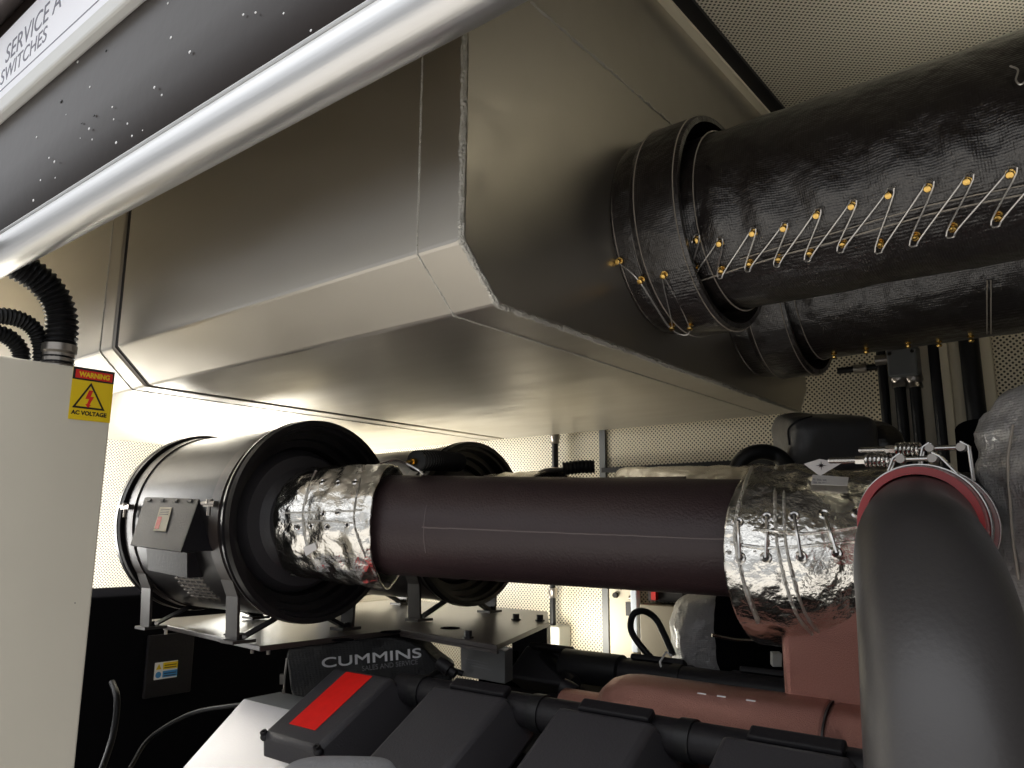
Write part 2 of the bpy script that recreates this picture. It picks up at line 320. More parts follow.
# water drops on the header
bm = B()
def drops(n_, zr, rr):
    bmx = B()
    for i in range(n_):
        a = random.uniform(*zr); xx = random.uniform(-3.2, -0.6)*fy; zz = fy*math.tan(rad(a)); r = random.uniform(*rr)
        if zz > z_a-0.02: continue
        ball(bmx, V(xx, fy-0.0005, zz), r, (1.3, 0.5, 1), 8, 6)
    return bmx
tag(build(drops(46, (49.5, 59.3), (0.0012, 0.0032)), 'water_drops', 'drop'), 'small pale water drops scattered on the dark header panel', 'water drops', kind='stuff')
tag(build(drops(10, (54, 58.5), (0.002, 0.0045)), 'dark_specks', 'dropd'), 'dark specks scattered on the header panel beside the notice board', 'specks', kind='stuff')  # black glossy specks, shaped like the drops

# ================================================================== LAGGED EXHAUST PIPES
def ray_cyl(px, py, yc, zc, R):
    r = ray(px, py); a = r.y*r.y+r.z*r.z; b = -2*(r.y*yc+r.z*zc); c = yc*yc+zc*zc-R*R; D = b*b-4*a*c
    t_ = (-b-math.sqrt(max(D, 0)))/(2*a); return EYE+r*t_
def exhaust(yc, zc, R, x0, label, lace):
    t = thing('exhaust_pipe', label, 'pipe', V(x0, yc, zc), 'lagged exhaust pipes')
    C = lambda x: V(x, yc, zc); cam_ref = (EYE-C(0.0)); xe = RIGHT-0.12
    def wr(s, th, p): 
        a = (th+math.pi) % (2*math.pi)-math.pi
        k = math.exp(-((a+0.25)/0.7)**2)
        return 0.004*nz(p, 6, 1)+0.003*nz(p, 15, 2)+k*0.008*math.sin(p.x*62+3*nz(p, 5, 4))*math.exp(-((a+0.15)/0.4)**2)
    nx = 150
    build(tube(B(), [C(x0+(xe-x0)*i/nx) for i in range(nx+1)], R, 72, cam_ref, wr), 'lagging_jacket', 'lag', t)
    # flange ring, cuff and its folded lips
    build(tube(B(), [C(x0+0.001+0.07*i/8) for i in range(9)], lambda s, l: R*1.13+0.006*math.sin(math.pi*s), 64, cam_ref, lambda s, th, p: 0.003*nz(p, 9, 3)), 'flange_wrap', 'lag', t)
    build(lathe(B(), C(x0+0.055), (1, 0, 0), [(0, R*1.0), (0, R*1.2), (0.01, R*1.22), (0.10, R*1.225), (0.112, R*1.21), (0.112, R*1.15), (0.03, R*1.13), (0.03, R*1.0)], 72, True), 'cuff', 'lag', t)
    bm = B()
    for xx, RR in ((x0+0.006, R*1.135), (x0+0.048, R*1.145), (x0+0.068, R*1.228), (x0+0.158, R*1.232), (x0+0.182, R*1.015)):
        nn = 96; cc = C(xx)
        lathe(bm, cc, (1, 0, 0), [(-0.0012, RR-0.001), (0, RR+0.0016), (0.0012, RR-0.001)], nn, True)
    build(bm, 'stitching', 'thread', t, label='pale stitching round the cuff')
    return t
YA, YB, ZP, RP = 1.57, 2.13, 0.678, 0.197
e1 = exhaust(YA, ZP, RP, SX, 'nearer black lagged exhaust pipe with a row of brass hooks and wire lacing', True)
ZQ, RQ = 0.662, 0.193
e2 = exhaust(YB, ZQ, RQ, SX, 'lower black lagged exhaust pipe half hidden behind the nearer one', False)
up = [(697, 240), (720, 243), (753, 233), (784, 228), (817, 215), (852, 206), (889, 195), (928, 188), (967, 181), (1010, 174), (1052, 166)]
lo = [(695, 270), (722, 270), (750, 263), (779, 258), (810, 252), (843, 243), (881, 243), (916, 236), (953, 227), (998, 216), (1040, 209)]
def hook(px, py, yc, zc, R, t):
    p = ray_cyl(px, py, yc, zc, R+0.004); n_ = Vector((0, p.y-yc, p.z-H-zc)).normalized(); bm = B()
    lathe(bm, p-n_*0.006, n_, [(0, 0), (0, 0.0075), (0.004, 0.0075), (0.005, 0.0035), (0.009, 0.0035), (0.0095, 0.0055), (0.0125, 0.0068), (0.0155, 0.0055), (0.017, 0.0)], 14)
    build(bm, 'lacing_hook', 'brass', t); return p+n_*0.008
U_ = [hook(a, b, YA, ZP, RP, e1) for a, b in up]; L_ = [hook(a, b, YA, ZP, RP, e1) for a, b in lo]
pts = []
for i in range(len(U_)):
    for p, sgn in ((U_[i], 1), (L_[i], -1)):
        dz = Vector((0, 0, 0.013*sgn)); dx = Vector((0.010, -0.004, 0))
        pts += [p-dx, p+dz, p+dx]
build(tube(B(), spline(pts, 4), 0.0016, 6), 'lacing_wire', 'wire', e1, label='pale wire zigzagging between the hooks')
# lap seam between the rows
ln = [(700, 281), (740, 268), (790, 253), (830, 243), (880, 228), (930, 214), (980, 203), (1030, 193)]
bm = B(); tube(bm, [ray_cyl(a, b, YA, ZP, RP+0.003) for a, b in ln], 0.0018, 5); tube(bm, [ray_cyl(a, b-9, YA, ZP, RP+0.003) for a, b in ln[1:]], 0.0014, 5)
build(bm, 'lap_seam', 'thread', e1, label='double stitched lap seam')
# hooks on the cuff
RC = RP*1.235
ch = [hook(a, b, YA, ZP, RC-0.003, e1) for a, b in ((641, 280), (664, 275), (672, 326), (690, 326))]
ch2 = [hook(619, 261, YA, ZP, RP*1.15, e1)]
build(tube(B(), spline([ch2[0], ch[0], ch[2], ch[3], ch[1], ch[2], ch[0]], 6), 0.0013, 5), 'cuff_wire', 'wire', e1)
bm = B()
for a in ((987, 280, 987, 334), (991, 280, 991, 334)): tube(bm, [ray_cyl(a[0], a[1]+(a[3]-a[1])*i/8, YB, ZQ, RQ+0.003) for i in range(9)], 0.0015, 5)
build(bm, 'sleeve_stitching', 'thread', e2)
for a, b in ((834, 355), (866, 350), (908, 344), (939, 343), (971, 338)): hook(a, b, YB, ZQ, RQ, e2)
bm = B(); tube(bm, spline([ray_cyl(a, b, YA, ZP, RP+0.01) for a, b in ((1010, 66), (1018, 70), (1016, 80), (1022, 84), (1034, 70))], 5), 0.0016, 5)
build(bm, 'loose_thread', 'wire', e1)

# ================================================================== AIR FILTERS
def air_filter(yc, zc, label, hood):
    xf, xb = -1.80, -2.43; C = V(xf, yc, zc)
    t = thing('air_filter', label, 'air filter', V((xf+xb)/2, yc, zc-0.30), 'intake air filters')
    ax = (-1, 0, 0)
    prof = [(0.012, 0), (0.012, 0.205)]
    prof = [(0.11, 0.0), (0.11, 0.200), (0.095, 0.206), (0.072, 0.210), (0.070, 0.228), (0.048, 0.232), (0.046, 0.248), (0.012, 0.254), (0.010, 0.262), (-0.006, 0.265), (-0.006, 0.279), (0.012, 0.281), (0.014, 0.274), (0.022, 0.274), (0.024, 0.281), (0.034, 0.279), (0.036, 0.266)]
    build(lathe(B(), C, ax, prof, 96), 'front_cover', 'black', t, ang=25)
    build(lathe(B(), C, ax, [(0.034, 0.26), (0.034, 0.266), (0.585, 0.266), (0.585, 0.26)], 96), 'canister', 'black', t)
    build(lathe(B(), C, ax, [(0.58, 0.25), (0.58, 0.279), (0.591, 0.281), (0.591, 0.274), (0.598, 0.274), (0.598, 0.281), (0.615, 0.280), (0.630, 0.265), (0.633, 0.0)], 96), 'rear_cover', 'black', t, ang=25)
    build(lathe(B(), C, (1, 0, 0), [(-0.11, 0.0), (-0.11, 0.205), (-0.085, 0.197), (-0.065, 0.182), (-0.058, 0.150), (-0.04, 0.130), (0.0, 0.120), (0.0, 0.0)], 72), 'outlet_neck', 'cover', t, ang=25)
    for dx in (0.085, 0.545):                                # strap bands with a foot on either side
        st_ = thing_child = None
        bm = lathe(B(), C, ax, [(dx-0.022, 0.266), (dx-0.022, 0.270), (dx+0.022, 0.270), (dx+0.022, 0.266)], 96, True)
        band = build(bm, 'strap_band', 'plate', t, ang=25)
        for sy in (-1, 1):
            bm = B(); xx = C.x-dx; p = [V(xx, yc+sy*0.215, zc-0.158), V(xx, yc+sy*0.196, zc-0.20), V(xx, yc+sy*0.190, zc-0.312)]
            for a, b in zip(p, p[1:]): obox(bm, (a+b)/2, Vector((0.027, 0, 0)), Vector((0, 0.004, 0)), (b-a)/2*1.04)
            obox(bm, V(xx+0.008, yc+sy*0.178, zc-0.313), Vector((0.030, 0, 0)), Vector((0, 0.034, 0)), Vector((0, 0, 0.004)))
            build(bm, 'foot', 'bracket', t, smooth=False)
            bm = B(); a = V(xx+0.01, yc+sy*0.165, zc-0.305); b = V(xx+0.02, yc+sy*0.07, zc-0.262)
            obox(bm, (a+b)/2, Vector((0.014, 0, 0)), Vector((0, 0.003, 0.004)), (b-a)/2); build(bm, 'brace', 'blackm', t, smooth=False)
            bm = B(); bolt(bm, V(xx+0.012, yc+sy*0.178, zc-0.308), (0, 0, 1), 0.008, 0.012); build(bm, 'foot_bolt', 'blackm', t, smooth=False)
        # toggle latch on the near side
        bm = B(); a = rad(172); p = V(C.x-dx, yc+0.272*math.cos(a), zc+0.272*math.sin(a))
        obox(bm, p+Vector((0, -0.010, 0)), Vector((0.024, 0, 0)), Vector((0, 0.008, 0)), Vector((0, 0, 0.007)))
        tube(bm, [p+Vector((-0.032, -0.016, 0.002)), p+Vector((0.030, -0.016, 0.002))], 0.005, 10)
        lathe(bm, p+Vector((0, -0.014, 0.004)), (0, 0, -1), [(-0.008, 0), (-0.008, 0.009), (0.004, 0.009), (0.004, 0.005), (0.034, 0.005), (0.034, 0)], 10)
        build(bm, 'latch', 'gland', t)
    if hood:
        # rain hood: sloping cover plate over the inlet box
        A_, B_ = aY(145, 497, yc-0.258), aY(199, 497.5, yc-0.258); C_, D_ = aY(180, 551.5, yc-0.345), aY(130, 545, yc-0.345)
        nrm = (B_-A_).cross(D_-A_).normalized()
        hd = build(prism(B(), [A_, B_, C_, D_], nrm*0.006), 'inlet_hood', 'cover', t, smooth=False, bevel=0.0012)
        bm = B(); prism(bm, [B_, C_, V(C_.x, yc-0.215, C_.z-H), ], (0.004, 0, 0)); build(bm, 'hood_cheek', 'blackm', t, smooth=False)
        for i in range(4):
            bm = B(); obox(bm, A_+(B_-A_)*(0.12+0.25*i)+(D_-A_)*0.08+nrm*(-0.003 if nrm.y > 0 else 0.008), (B_-A_).normalized()*0.011, (D_-A_).normalized()*0.006, nrm*0.002)
            build(bm, 'hinge_tab', 'cover', hd, smooth=False)
        a, b = (B_-A_), (D_-A_); nn = nrm if nrm.y < 0 else -nrm; off = nn*0.0075
        if nrm.y > 0: off = nn*0.0015
        def q(u, v): return A_+a*u+b*v+off
        lb = build(prism(B(), [q(0.36, 0.22), q(0.58, 0.22), q(0.58, 0.70), q(0.36, 0.70)], nn*0.0006), 'hood_label', 'paperc', hd, smooth=False, label='cream label with red block')
        off = off+nn*0.0008
        build(prism(B(), [q(0.375, 0.42), q(0.45, 0.42), q(0.45, 0.66), q(0.375, 0.66)], nn*0.0004), 'label_red_block', 'redlab', hd, smooth=False)
        bm = B()
        for k in range(4): prism(bm, [q(0.39, 0.26+0.035*k), q(0.55, 0.26+0.035*k), q(0.55, 0.275+0.035*k), q(0.39, 0.275+0.035*k)], nn*0.0004)
        build(bm, 'label_print', 'dark', hd, smooth=False)
        # inlet box under the hood and the mesh window
        e_, f_ = aY(146, 545, yc-0.275), aY(187, 553, yc-0.275); g_, h_ = aY(187, 578, yc-0.262), aY(148, 570, yc-0.262)
        build(prism(B(), [e_, f_, g_, h_], (0, 0.05, 0)), 'inlet_box', 'blackm', t, smooth=False)
        bm = B(); NS = 10
        for i in range(NS):
            a0 = rad(205+32*i/NS)
            obox(bm, V(xf-0.285, yc+0.2672*math.cos(a0), zc+0.2672*math.sin(a0)), Vector((0.075, 0, 0)), Vector((0, -math.sin(a0), math.cos(a0)))*0.0025, Vector((0, math.cos(a0), math.sin(a0)))*0.0012)
        for i in range(5):
            x_ = xf-0.225-0.03*i
            tube(bm, [V(x_, yc+0.2674*math.cos(rad(205+3.2*k)), zc+0.2674*math.sin(rad(205+3.2*k))) for k in range(11)], 0.0012, 5)
        build(bm, 'mesh_screen', 'gland', t, smooth=False)
    return t
air_filter(1.38, 0.03, 'large black air filter canister at the left with a sloping rain hood', True)
air_filter(2.04, 0.03, 'black air filter canister standing behind the hooded one', False)
# mounting plate: two leaves, one under each filter
pt = thing('filter_platform', 'dark flat mounting platform carrying the two air filters', 'platform', V(-1.9, 1.7, -0.31))
zp = -0.290
poly = [aZ(144, 620, zp), aZ(260, 646, zp), aZ(400, 629.5, zp), aZ(497, 645, zp), aZ(549, 622, zp), V(-1.75, 2.40, zp), V(-2.55, 2.40, zp)]
build(prism(B(), poly, (0, 0, -0.014)), 'deck', 'plate', pt, smooth=False, bevel=0.002)
bm = B(); pa, pb = aZ(400, 629.5, zp), aZ(497, 645, zp); prism(bm, [pa+Vector((0, 0, -0.014)), pb+Vector((0, 0, -0.014)), pb+Vector((0, 0, -0.022)), pa+Vector((0, 0, -0.020))], (0.0, 0.006, 0)); build(bm, 'front_flange', 'plate', pt, smooth=False)
for px_, py_ in ((516, 616), (540, 617), (468, 634)):
    bm = B(); lathe(bm, aZ(px_, py_+4, zp), (0, 0, 1), [(-0.004, 0), (-0.004, 0.016), (0.004, 0.016), (0.004, 0.011), (0.02, 0.011), (0.02, 0)], 6); build(bm, 'deck_bolt', 'blackm', pt, smooth=False)
for px_, py_ in ((163, 623), (249, 640), (265, 641)):
    p = aZ(px_, py_, zp)+Vector((0.0, 0.012, 0)); bm = B(); lathe(bm, p, (0, 0, -1), [(0.012, 0), (0.012, 0.009), (0.022, 0.009), (0.022, 0.005), (0.036, 0.005), (0.036, 0)], 8); build(bm, 'nut', 'gland', pt, smooth=False)
for (x_, y_) in ((-1.72, 1.42), (-1.68, 1.80), (-2.05, 1.30), (-1.75, 1.62)):
    bm = B(); lathe(bm, V(x_, y_, zp), (0, 0, 1), [(0, 0), (0, 0.03), (0.0012, 0.03), (0.0012, 0)], 20); build(bm, 'slot_hole', 'void', pt, smooth=False)
# bracket boxes under the right end of the deck
br = thing('bracket_box', 'grey box with engraved lines under the right corner of the filter platform', 'bracket', V(-1.45, 1.70, -0.43))
q0, q1, q2, q3 = aC(460, 642, 2.22), aC(505, 651, 2.14), aC(505, 684, 2.14), aC(461, 676, 2.22)
bd = Vector((-0.02, 0.06, 0)); build(prism(B(), [q0, q1, q2, q3], bd), 'box_body', 'namep', br, smooth=False, bevel=0.002)
bm = B(); xd = (q1-q0).normalized(); yd = (q0-q3).normalized(); nn = xd.cross(yd)
for k, (a, b) in enumerate(((0.12, 0.62), (0.18, 0.62), (0.25, 0.7))):
    s0 = q0+(q1-q0)*a-yd*0.045-yd*0.008*k+nn*0.0006; obox(bm, s0+xd*0.5*(b-a)*(q1-q0).length, xd*0.5*(b-a)*(q1-q0).length, yd*0.001, nn*0.0005)
build(bm, 'engraved_lines', 'letterd', br, smooth=False)
pl = thing('platform_leg', 'black pedestal column under the outer end of the filter platform', 'support', V(-1.62, 2.07, -0.55))
c0, c1 = aC(512, 630, 2.62), aC(547, 628, 2.62); 
bm = B(); prism(bm, [c0, c1, c1+Vector((0, 0, -0.21)), c0+Vector((0, 0, -0.21))], (-0.05, 0.09, 0)); build(bm, 'column', 'blackm', pl, smooth=False, bevel=0.002)
bm = B(); prism(bm, [aC(480, 655, 2.5), aC(515, 652, 2.58), aC(520, 690, 2.58), aC(478, 690, 2.5)], (-0.02, 0.06, 0)); build(bm, 'gusset', 'void', pl, smooth=False)

# ================================================================== NEAR INTAKE PIPE AND ITS FOIL JACKETS
PA, PB = Vector((-1.604, 1.508, 0.018+H)), Vector((-0.771, 1.772, -0.011+H)); PD = (PB-PA).normalized()
ip = thing('intake_pipe', 'long brown-black intake pipe running across the middle between two foil jackets', 'pipe', (PA+PB)/2)
build(tube(B(), [PA-PD*(0.03), PA+(PB-PA)*0.5, PB+PD*0.12], 0.136, 72, EYE-PA), 'pipe_body', 'pipe', ip)
vd = (EYE-(PA+PB)/2); vd = (vd-PD*vd.dot(PD)).normalized(); ud = PD.cross(vd); ud = ud if ud.z > 0 else -ud
a_ = rad(-2); dd = vd*math.cos(a_)+ud*math.sin(a_)
build(tube(B(), [PA+PD*(0.14+0.02*i)+dd*0.1362+ud*random.uniform(-0.0006, 0.0006) for i in range(42)], 0.0022, 5), 'long_seam', 'pipeseam', ip)
bm = B(); tube(bm, [PA+PD*0.145+(vd*math.cos(rad(x))+ud*math.sin(rad(x)))*0.1362 for x in range(-30, 24, 4)], 0.0012, 5); build(bm, 'ring_seam', 'pipeseam', ip)
# elbow pipe under the left jacket (links filter neck and pipe) is inside the jacket
def jacket(name, label, path, rfun, camref, wr, seed, n=110, k=14, flare=0.0, flare2=0.0):
    t = thing(name, label, 'insulation jacket', sum((Vector(p) for p in path), Vector())/len(path), 'foil insulation jackets')
    pts = spline(path, k)
    def d(s, th, p):
        e = 4*abs(s-0.5)**2
        return wr*(0.9*nz(p, 9, seed)+0.6*nz((p.x*2.2, p.y*2.2, p.z*0.9), 11, seed+3)+0.35*nz(p, 34, seed+7))
    bm = tube(B(), pts, rfun, n, camref, d, cap=False); vs = list(bm.verts); m_ = len(pts)
    for i in range(m_):                                   # the ends are cut with a pointed flap where the jacket laces up
        T_ = (pts[min(i+1, m_-1)]-pts[max(i-1, 0)]).normalized(); u = i/(m_-1)
        for j in range(n):
            c_ = max(0.0, math.cos(2*math.pi*j/n)); vs[i*n+j].co += T_*(-flare*(1-u)**2+flare2*u**2)*c_
    T = bvh(bm)
    o = build(bm, 'foil_cover', 'foil', t, ang=80); sm = o.modifiers.new('thick', 'SOLIDIFY'); sm.thickness = 0.006; sm.offset = -1
    return t, T
LP = [V(-1.850, 1.390, 0.024), V(-1.79, 1.414, 0.022), V(-1.735, 1.440, 0.020), V(-1.68, 1.468, 0.018), V(-1.625, 1.497, 0.017)]
lj, LT = jacket('foil_jacket', 'crinkled foil jacket laced round the bend at the air filter outlet', LP, lambda s, l: 0.160+0.006*s, EYE-LP[2], 0.011, 1.0, flare=0.015)
RPth = [PB+PD*x+Vector((0, 0, dz)) for x, dz in ((0.085, -0.034), (0.13, -0.034), (0.2, -0.034), (0.27, -0.034), (0.34, -0.032), (0.42, -0.030))]
rj, RT = jacket('foil_jacket', 'crinkled foil jacket beside the red hose with white tags and double seam', RPth, lambda s, l: 0.196+0.010*math.sin(math.pi*min(1, s*1.6))-0.010*s, EYE-RPth[3], 0.009, 5.0, flare=0.07)
def grommet(T, px, py, t, r=0.011):
    p, n_ = hit(T, px, py); bm = B(); lathe(bm, p-n_*0.002, n_, [(0, r*0.4), (0.0, r), (0.003, r), (0.0045, r*0.75), (0.003, r*0.45), (0.0, r*0.4)], 18)
    g = build(bm, 'grommet', 'steel', t); bm = B(); lathe(bm, p-n_*0.001, n_, [(0.0015, 0), (0.0015, r*0.45), (0.0025, r*0.45), (0.0025, 0)], 12)
    build(bm, 'eyelet_hole', 'dark', g); return p+n_*0.004
def on(T, px, py, o=0.003):
    p, n_ = hit(T, px, py); return p+n_*o
gu = [grommet(RT, *q, rj, 0.012) for q in ((738, 522), (767, 517), (794, 516), (824, 514), (857, 513))]
gl = [grommet(RT, *q, rj, 0.013) for q in ((740, 558), (766, 558), (801, 557), (836, 553))]
bm = B()
for a, b in zip(gu, gl): tube(bm, spline([a, (a+b)/2+(EYE-a).normalized()*0.006, b], 6), 0.0035, 6)
build(bm, 'lacing_cord', 'steel', rj)
bm = B()
for ln in (((724, 533), (760, 530), (800, 534), (862, 527)), ((730, 543), (770, 548), (820, 545), (862, 541))):
    pp = spline([on(RT, *q, 0.002) for q in ln], 8); tube(bm, pp, lambda s, l: 0.0028+0.001*random.random(), 6)
build(bm, 'fold_ridge', 'foil', rj)
bm = B()
for off in (0, 9):
    pp = spline([on(RT, a+off, b, 0.001) for a, b in ((776, 468), (775, 500), (776, 535), (781, 565), (789, 595), (800, 620), (812, 634))], 8); tube(bm, pp, lambda s, l: 0.003+0.0012*random.random(), 6)
build(bm, 'cross_seam', 'foilseam', rj)
bm = B()
pp = spline([on(RT, a, b, 0.002) for a, b in ((752, 468), (745, 485), (738, 508), (735, 535), (740, 565), (748, 595), (758, 622))], 8); tube(bm, pp, lambda s, l: 0.0035+0.0012*random.random(), 6)
build(bm, 'edge_seam', 'foilseam', rj)
def patch(T, quad, t, name, m, th=0.0015, label=None, off=0.003):
    ps = [on(T, *q, off) for q in quad]; n_ = (ps[1]-ps[0]).cross(ps[-1]-ps[0]).normalized()
    if n_.dot(EYE-ps[0]) < 0: n_ = -n_
    return build(prism(B(), ps, n_*th), name, m, t, smooth=False, label=label), ps, n_
tg, ps, n_ = patch(RT, ((812, 478), (848, 481), (847, 489), (811, 487)), rj, 'print_tag', 'paper', label='small white printed tag', off=0.008)
bm = B(); xd = (ps[1]-ps[0]).normalized(); yd = n_.cross(xd)
for k in range(2): text(bm, ('FLEXIBLE INSULATION', 'REMOVE BEFORE LIFT')[k] if False else ('III IIIII IIII', 'IIII III IIIII')[k], ps[3]+n_*0.002+yd*(0.011-0.009*k)+xd*0.004, xd, yd, 0.008)
build(bm, 'tag_print', 'ink', tg, smooth=False)
ps = [aC(*q, 1.57) for q in ((804, 464), (820, 459), (842, 463), (820, 476))]; n_ = -_F
dm = build(prism(B(), ps, _F*0.002), 'diamond_tag', 'paper', rj, smooth=False, label='white diamond tag with a black star')
bm = B(); cc = aC(821, 465.5, 1.57)+n_*0.0006; xd = (ps[2]-ps[0]).normalized(); yd = n_.cross(xd)
st8 = []
for i in range(16):
    r_ = (0.012 if i % 4 == 0 else 0.007) if i % 2 == 0 else 0.003; a = math.pi*2*i/16; st8.append(cc+xd*r_*math.cos(a)+yd*r_*math.sin(a)*0.8)
prism(bm, st8, n_*0.0004); build(bm, 'star_mark', 'dark', dm, smooth=False)
for q in ((322, 482), (338, 483), (355, 482), (297, 527), (311, 526), (327, 527), (347, 525), (323, 514), (338, 512)): grommet(LT, *q, lj, 0.009)
bm = B()
for ln in (((285, 513), (320, 512), (350, 511), (362, 510)), ((290, 522), (325, 521), (355, 523))):
    tube(bm, spline([on(LT, *q, 0.002) for q in ln], 8), lambda s, l: 0.0018+0.0008*random.random(), 6)
tube(bm, spline([on(LT, *q, 0.001) for q in ((316, 471), (308, 490), (303, 515), (307, 545), (318, 570))], 8), 0.003, 6)
tube(bm, spline([on(LT, *q, 0.001) for q in ((364, 466), (358, 490), (354, 520), (362, 548), (376, 575))], 8), 0.003, 6)
build(bm, 'stitched_seam', 'foilseam', lj)
patch(LT, ((304, 547), (316, 542), (318, 548), (307, 555)), lj, 'print_tag', 'paper', label='small white printed tag', off=0.004)
# far intake pipe with its own jackets
fa, fb = PA+Vector((0.0, 0.40, 0.0)), PB+Vector((-0.06, 0.05, 0.02))
FA, FB = V(-1.604, 1.912, 0.03), V(-0.80, 1.70+0.0, 0.0)
FA, FB = V(-1.60, 1.99, 0.045), V(-0.98, 2.02, 0.03)
fp = thing('intake_pipe', 'farther intake pipe wrapped in foil, showing above the nearer pipe', 'pipe', (FA+FB)/2)
build(tube(B(), [FA, FA*0.5+FB*0.5, FB], 0.125, 40), 'pipe_body', 'pipe', fp)
def fj(p, q, r, seed, label): 
    t, T = jacket('foil_jacket', label, [p, p*0.66+q*0.34, p*0.34+q*0.66, q], lambda s, l: r, EYE-p, 0.006, seed, 64, 8); return t
fj(V(-1.715, 2.03, 0.035), V(-1.43, 2.00, 0.04), 0.155, 8.0, 'foil jacket on the far air filter outlet, peeping over the long pipe')
fj(V(-1.22, 2.10, 0.03), V(-0.78, 2.12, 0.02), 0.165, 11.0, 'foil jacket behind the long pipe, left of the black hose hoop')

# ================================================================== CHARGE-AIR ELBOW, RED HOSE AND CLAMPS
hc = aC(919, 525, 1.32); yax = Vector((0, 1, 0))
el = thing('charge_air_elbow', 'big charcoal pipe elbow in the right foreground curving down from the red hose', 'pipe', aC(945, 700, 0.95))
ep = [hc+yax*0.10, hc+yax*0.03, aC(919, 541, 1.25), aC(924, 562, 1.15), aC(934, 602, 1.05), aC(943, 655, 0.975), aC(951, 725, 0.92), aC(959, 805, 0.88), aC(967, 905, 0.84)]
build(tube(B(), spline(ep, 8), lambda s, l: 0.084+0.014*min(1, s*2.2), 64, (1, 0, 0)), 'elbow_body', 'elbow', el)
hs = thing('silicone_hose', 'short red silicone hose coupling at the top of the charcoal elbow', 'hose', hc)
build(lathe(B(), hc-yax*0.005, yax, [(0, 0.086), (0, 0.099), (0.01, 0.101), (0.05, 0.103), (0.09, 0.102), (0.15, 0.103), (0.17, 0.100), (0.17, 0.086)], 64, True), 'hose_body', 'red', hs)
def clamp(d, lab, up_=0.0, sh=0.0):
    c = hc+yax*d; t = thing('hose_clamp', lab, 'clamp', c+Vector((0, 0, 0.1)), 'spring clamps on the red hose')
    build(lathe(B(), c, yax, [(-0.011, 0.1035), (-0.011, 0.1055), (0.011, 0.1055), (0.011, 0.1035)], 72, True), 'band', 'steel', t)
    xl = -Vector((1, 0, 0)); top = c+Vector((sh, 0, 0.118+up_)); b0 = top+Vector((0.030, 0, -0.004)); b1 = top+Vector((-0.150, 0, 0.002))
    build(tube(B(), [b0, b1], 0.0048, 12), 'bolt_shaft', 'steel', t)
    bm = B(); 
    for i in range(22): 
        p = b0.lerp(b1, 0.70+0.30*i/22); lathe(bm, p, (b1-b0), [(-0.0008, 0.0047), (0, 0.0062), (0.0008, 0.0047)], 12, True)
    build(bm, 'bolt_thread', 'steel', t)
    sp = [];
    for i in range(91):
        a = i/90; p = b0.lerp(b1, 0.40+0.24*a); th = a*2*math.pi*6; sp.append(p+Vector((0, math.cos(th), math.sin(th)))*0.0105)
    build(tube(B(), sp, 0.0028, 6), 'spring', 'steel', t)
    for u, nm in ((0.02, 'trunnion'), (0.30, 'trunnion')):
        p = b0.lerp(b1, u); bm = B(); lathe(bm, p-yax*0.013, yax, [(0, 0), (0, 0.0075), (0.026, 0.0075), (0.026, 0)], 20); build(bm, nm, 'gland', t)
        bm = B(); a0 = c+Vector((p.x-c.x, 0, 0))*0.9+Vector((0, 0, 0.095)); a1 = Vector((min(p.x+0.035, c.x+0.07) if u < 0.1 else p.x-0.022, c.y, c.z)); a1.z += math.sqrt(max(0.106**2-(a1.x-c.x)**2, 0))
        for sy in (-0.010, 0.010): tube(bm, [p+yax*sy+Vector((0, 0, 0.010)), p+yax*sy+Vector((0.012 if u < 0.1 else -0.012, 0, 0.002)), a1+yax*sy], 0.0022, 6)
        build(bm, 'bridge_loop', 'steel', t)
    lathe_b = B(); lathe(lathe_b, b0.lerp(b1, 0.64), b1-b0, [(0, 0), (0, 0.0085), (0.016, 0.0085), (0.016, 0)], 6); build(lathe_b, 'nut', 'steel', t, smooth=False)
clamp(0.030, 'spring-loaded steel clamp on the front end of the red hose')
clamp(0.130, 'spring-loaded steel clamp on the back end of the red hose', 0.026, 0.03)
bp = thing('charge_air_pipe', 'black round pipe behind the red hose, below the wall conduits', 'pipe', aC(930, 460, 2.0))
build(tube(B(), spline([hc+yax*0.14, hc+yax*0.30+Vector((0, 0, 0.01)), hc+yax*0.46+Vector((0.02, 0, 0.0)), hc+yax*0.55+Vector((0.02, 0, -0.15)), hc+yax*0.56+Vector((0.02, 0, -0.5))], 8), 0.098, 40), 'pipe_body', 'rubber', bp)
hp = thing('rubber_hose', 'black hose hoop standing behind the foil jacket at the pipe end', 'hose', aC(755, 470, 2.2))
build(tube(B(), spline([aC(727, 520, 2.25), aC(732, 485, 2.2), aC(741, 461, 2.2), aC(758, 452, 2.2), aC(778, 456, 2.2), aC(795, 475, 2.15)], 8), 0.022, 24), 'hose_body', 'rubber', hp)
vh = thing('rubber_hose', 'black upright hose between the charcoal elbow and the grey quilted blanket', 'hose', aC(1005, 600, 1.7))
build(tube(B(), spline([aC(978, 430, 1.9), aC(985, 500, 1.8), aC(1000, 600, 1.7), aC(1030, 720, 1.6)], 8), 0.05, 24), 'hose_body', 'void', vh)

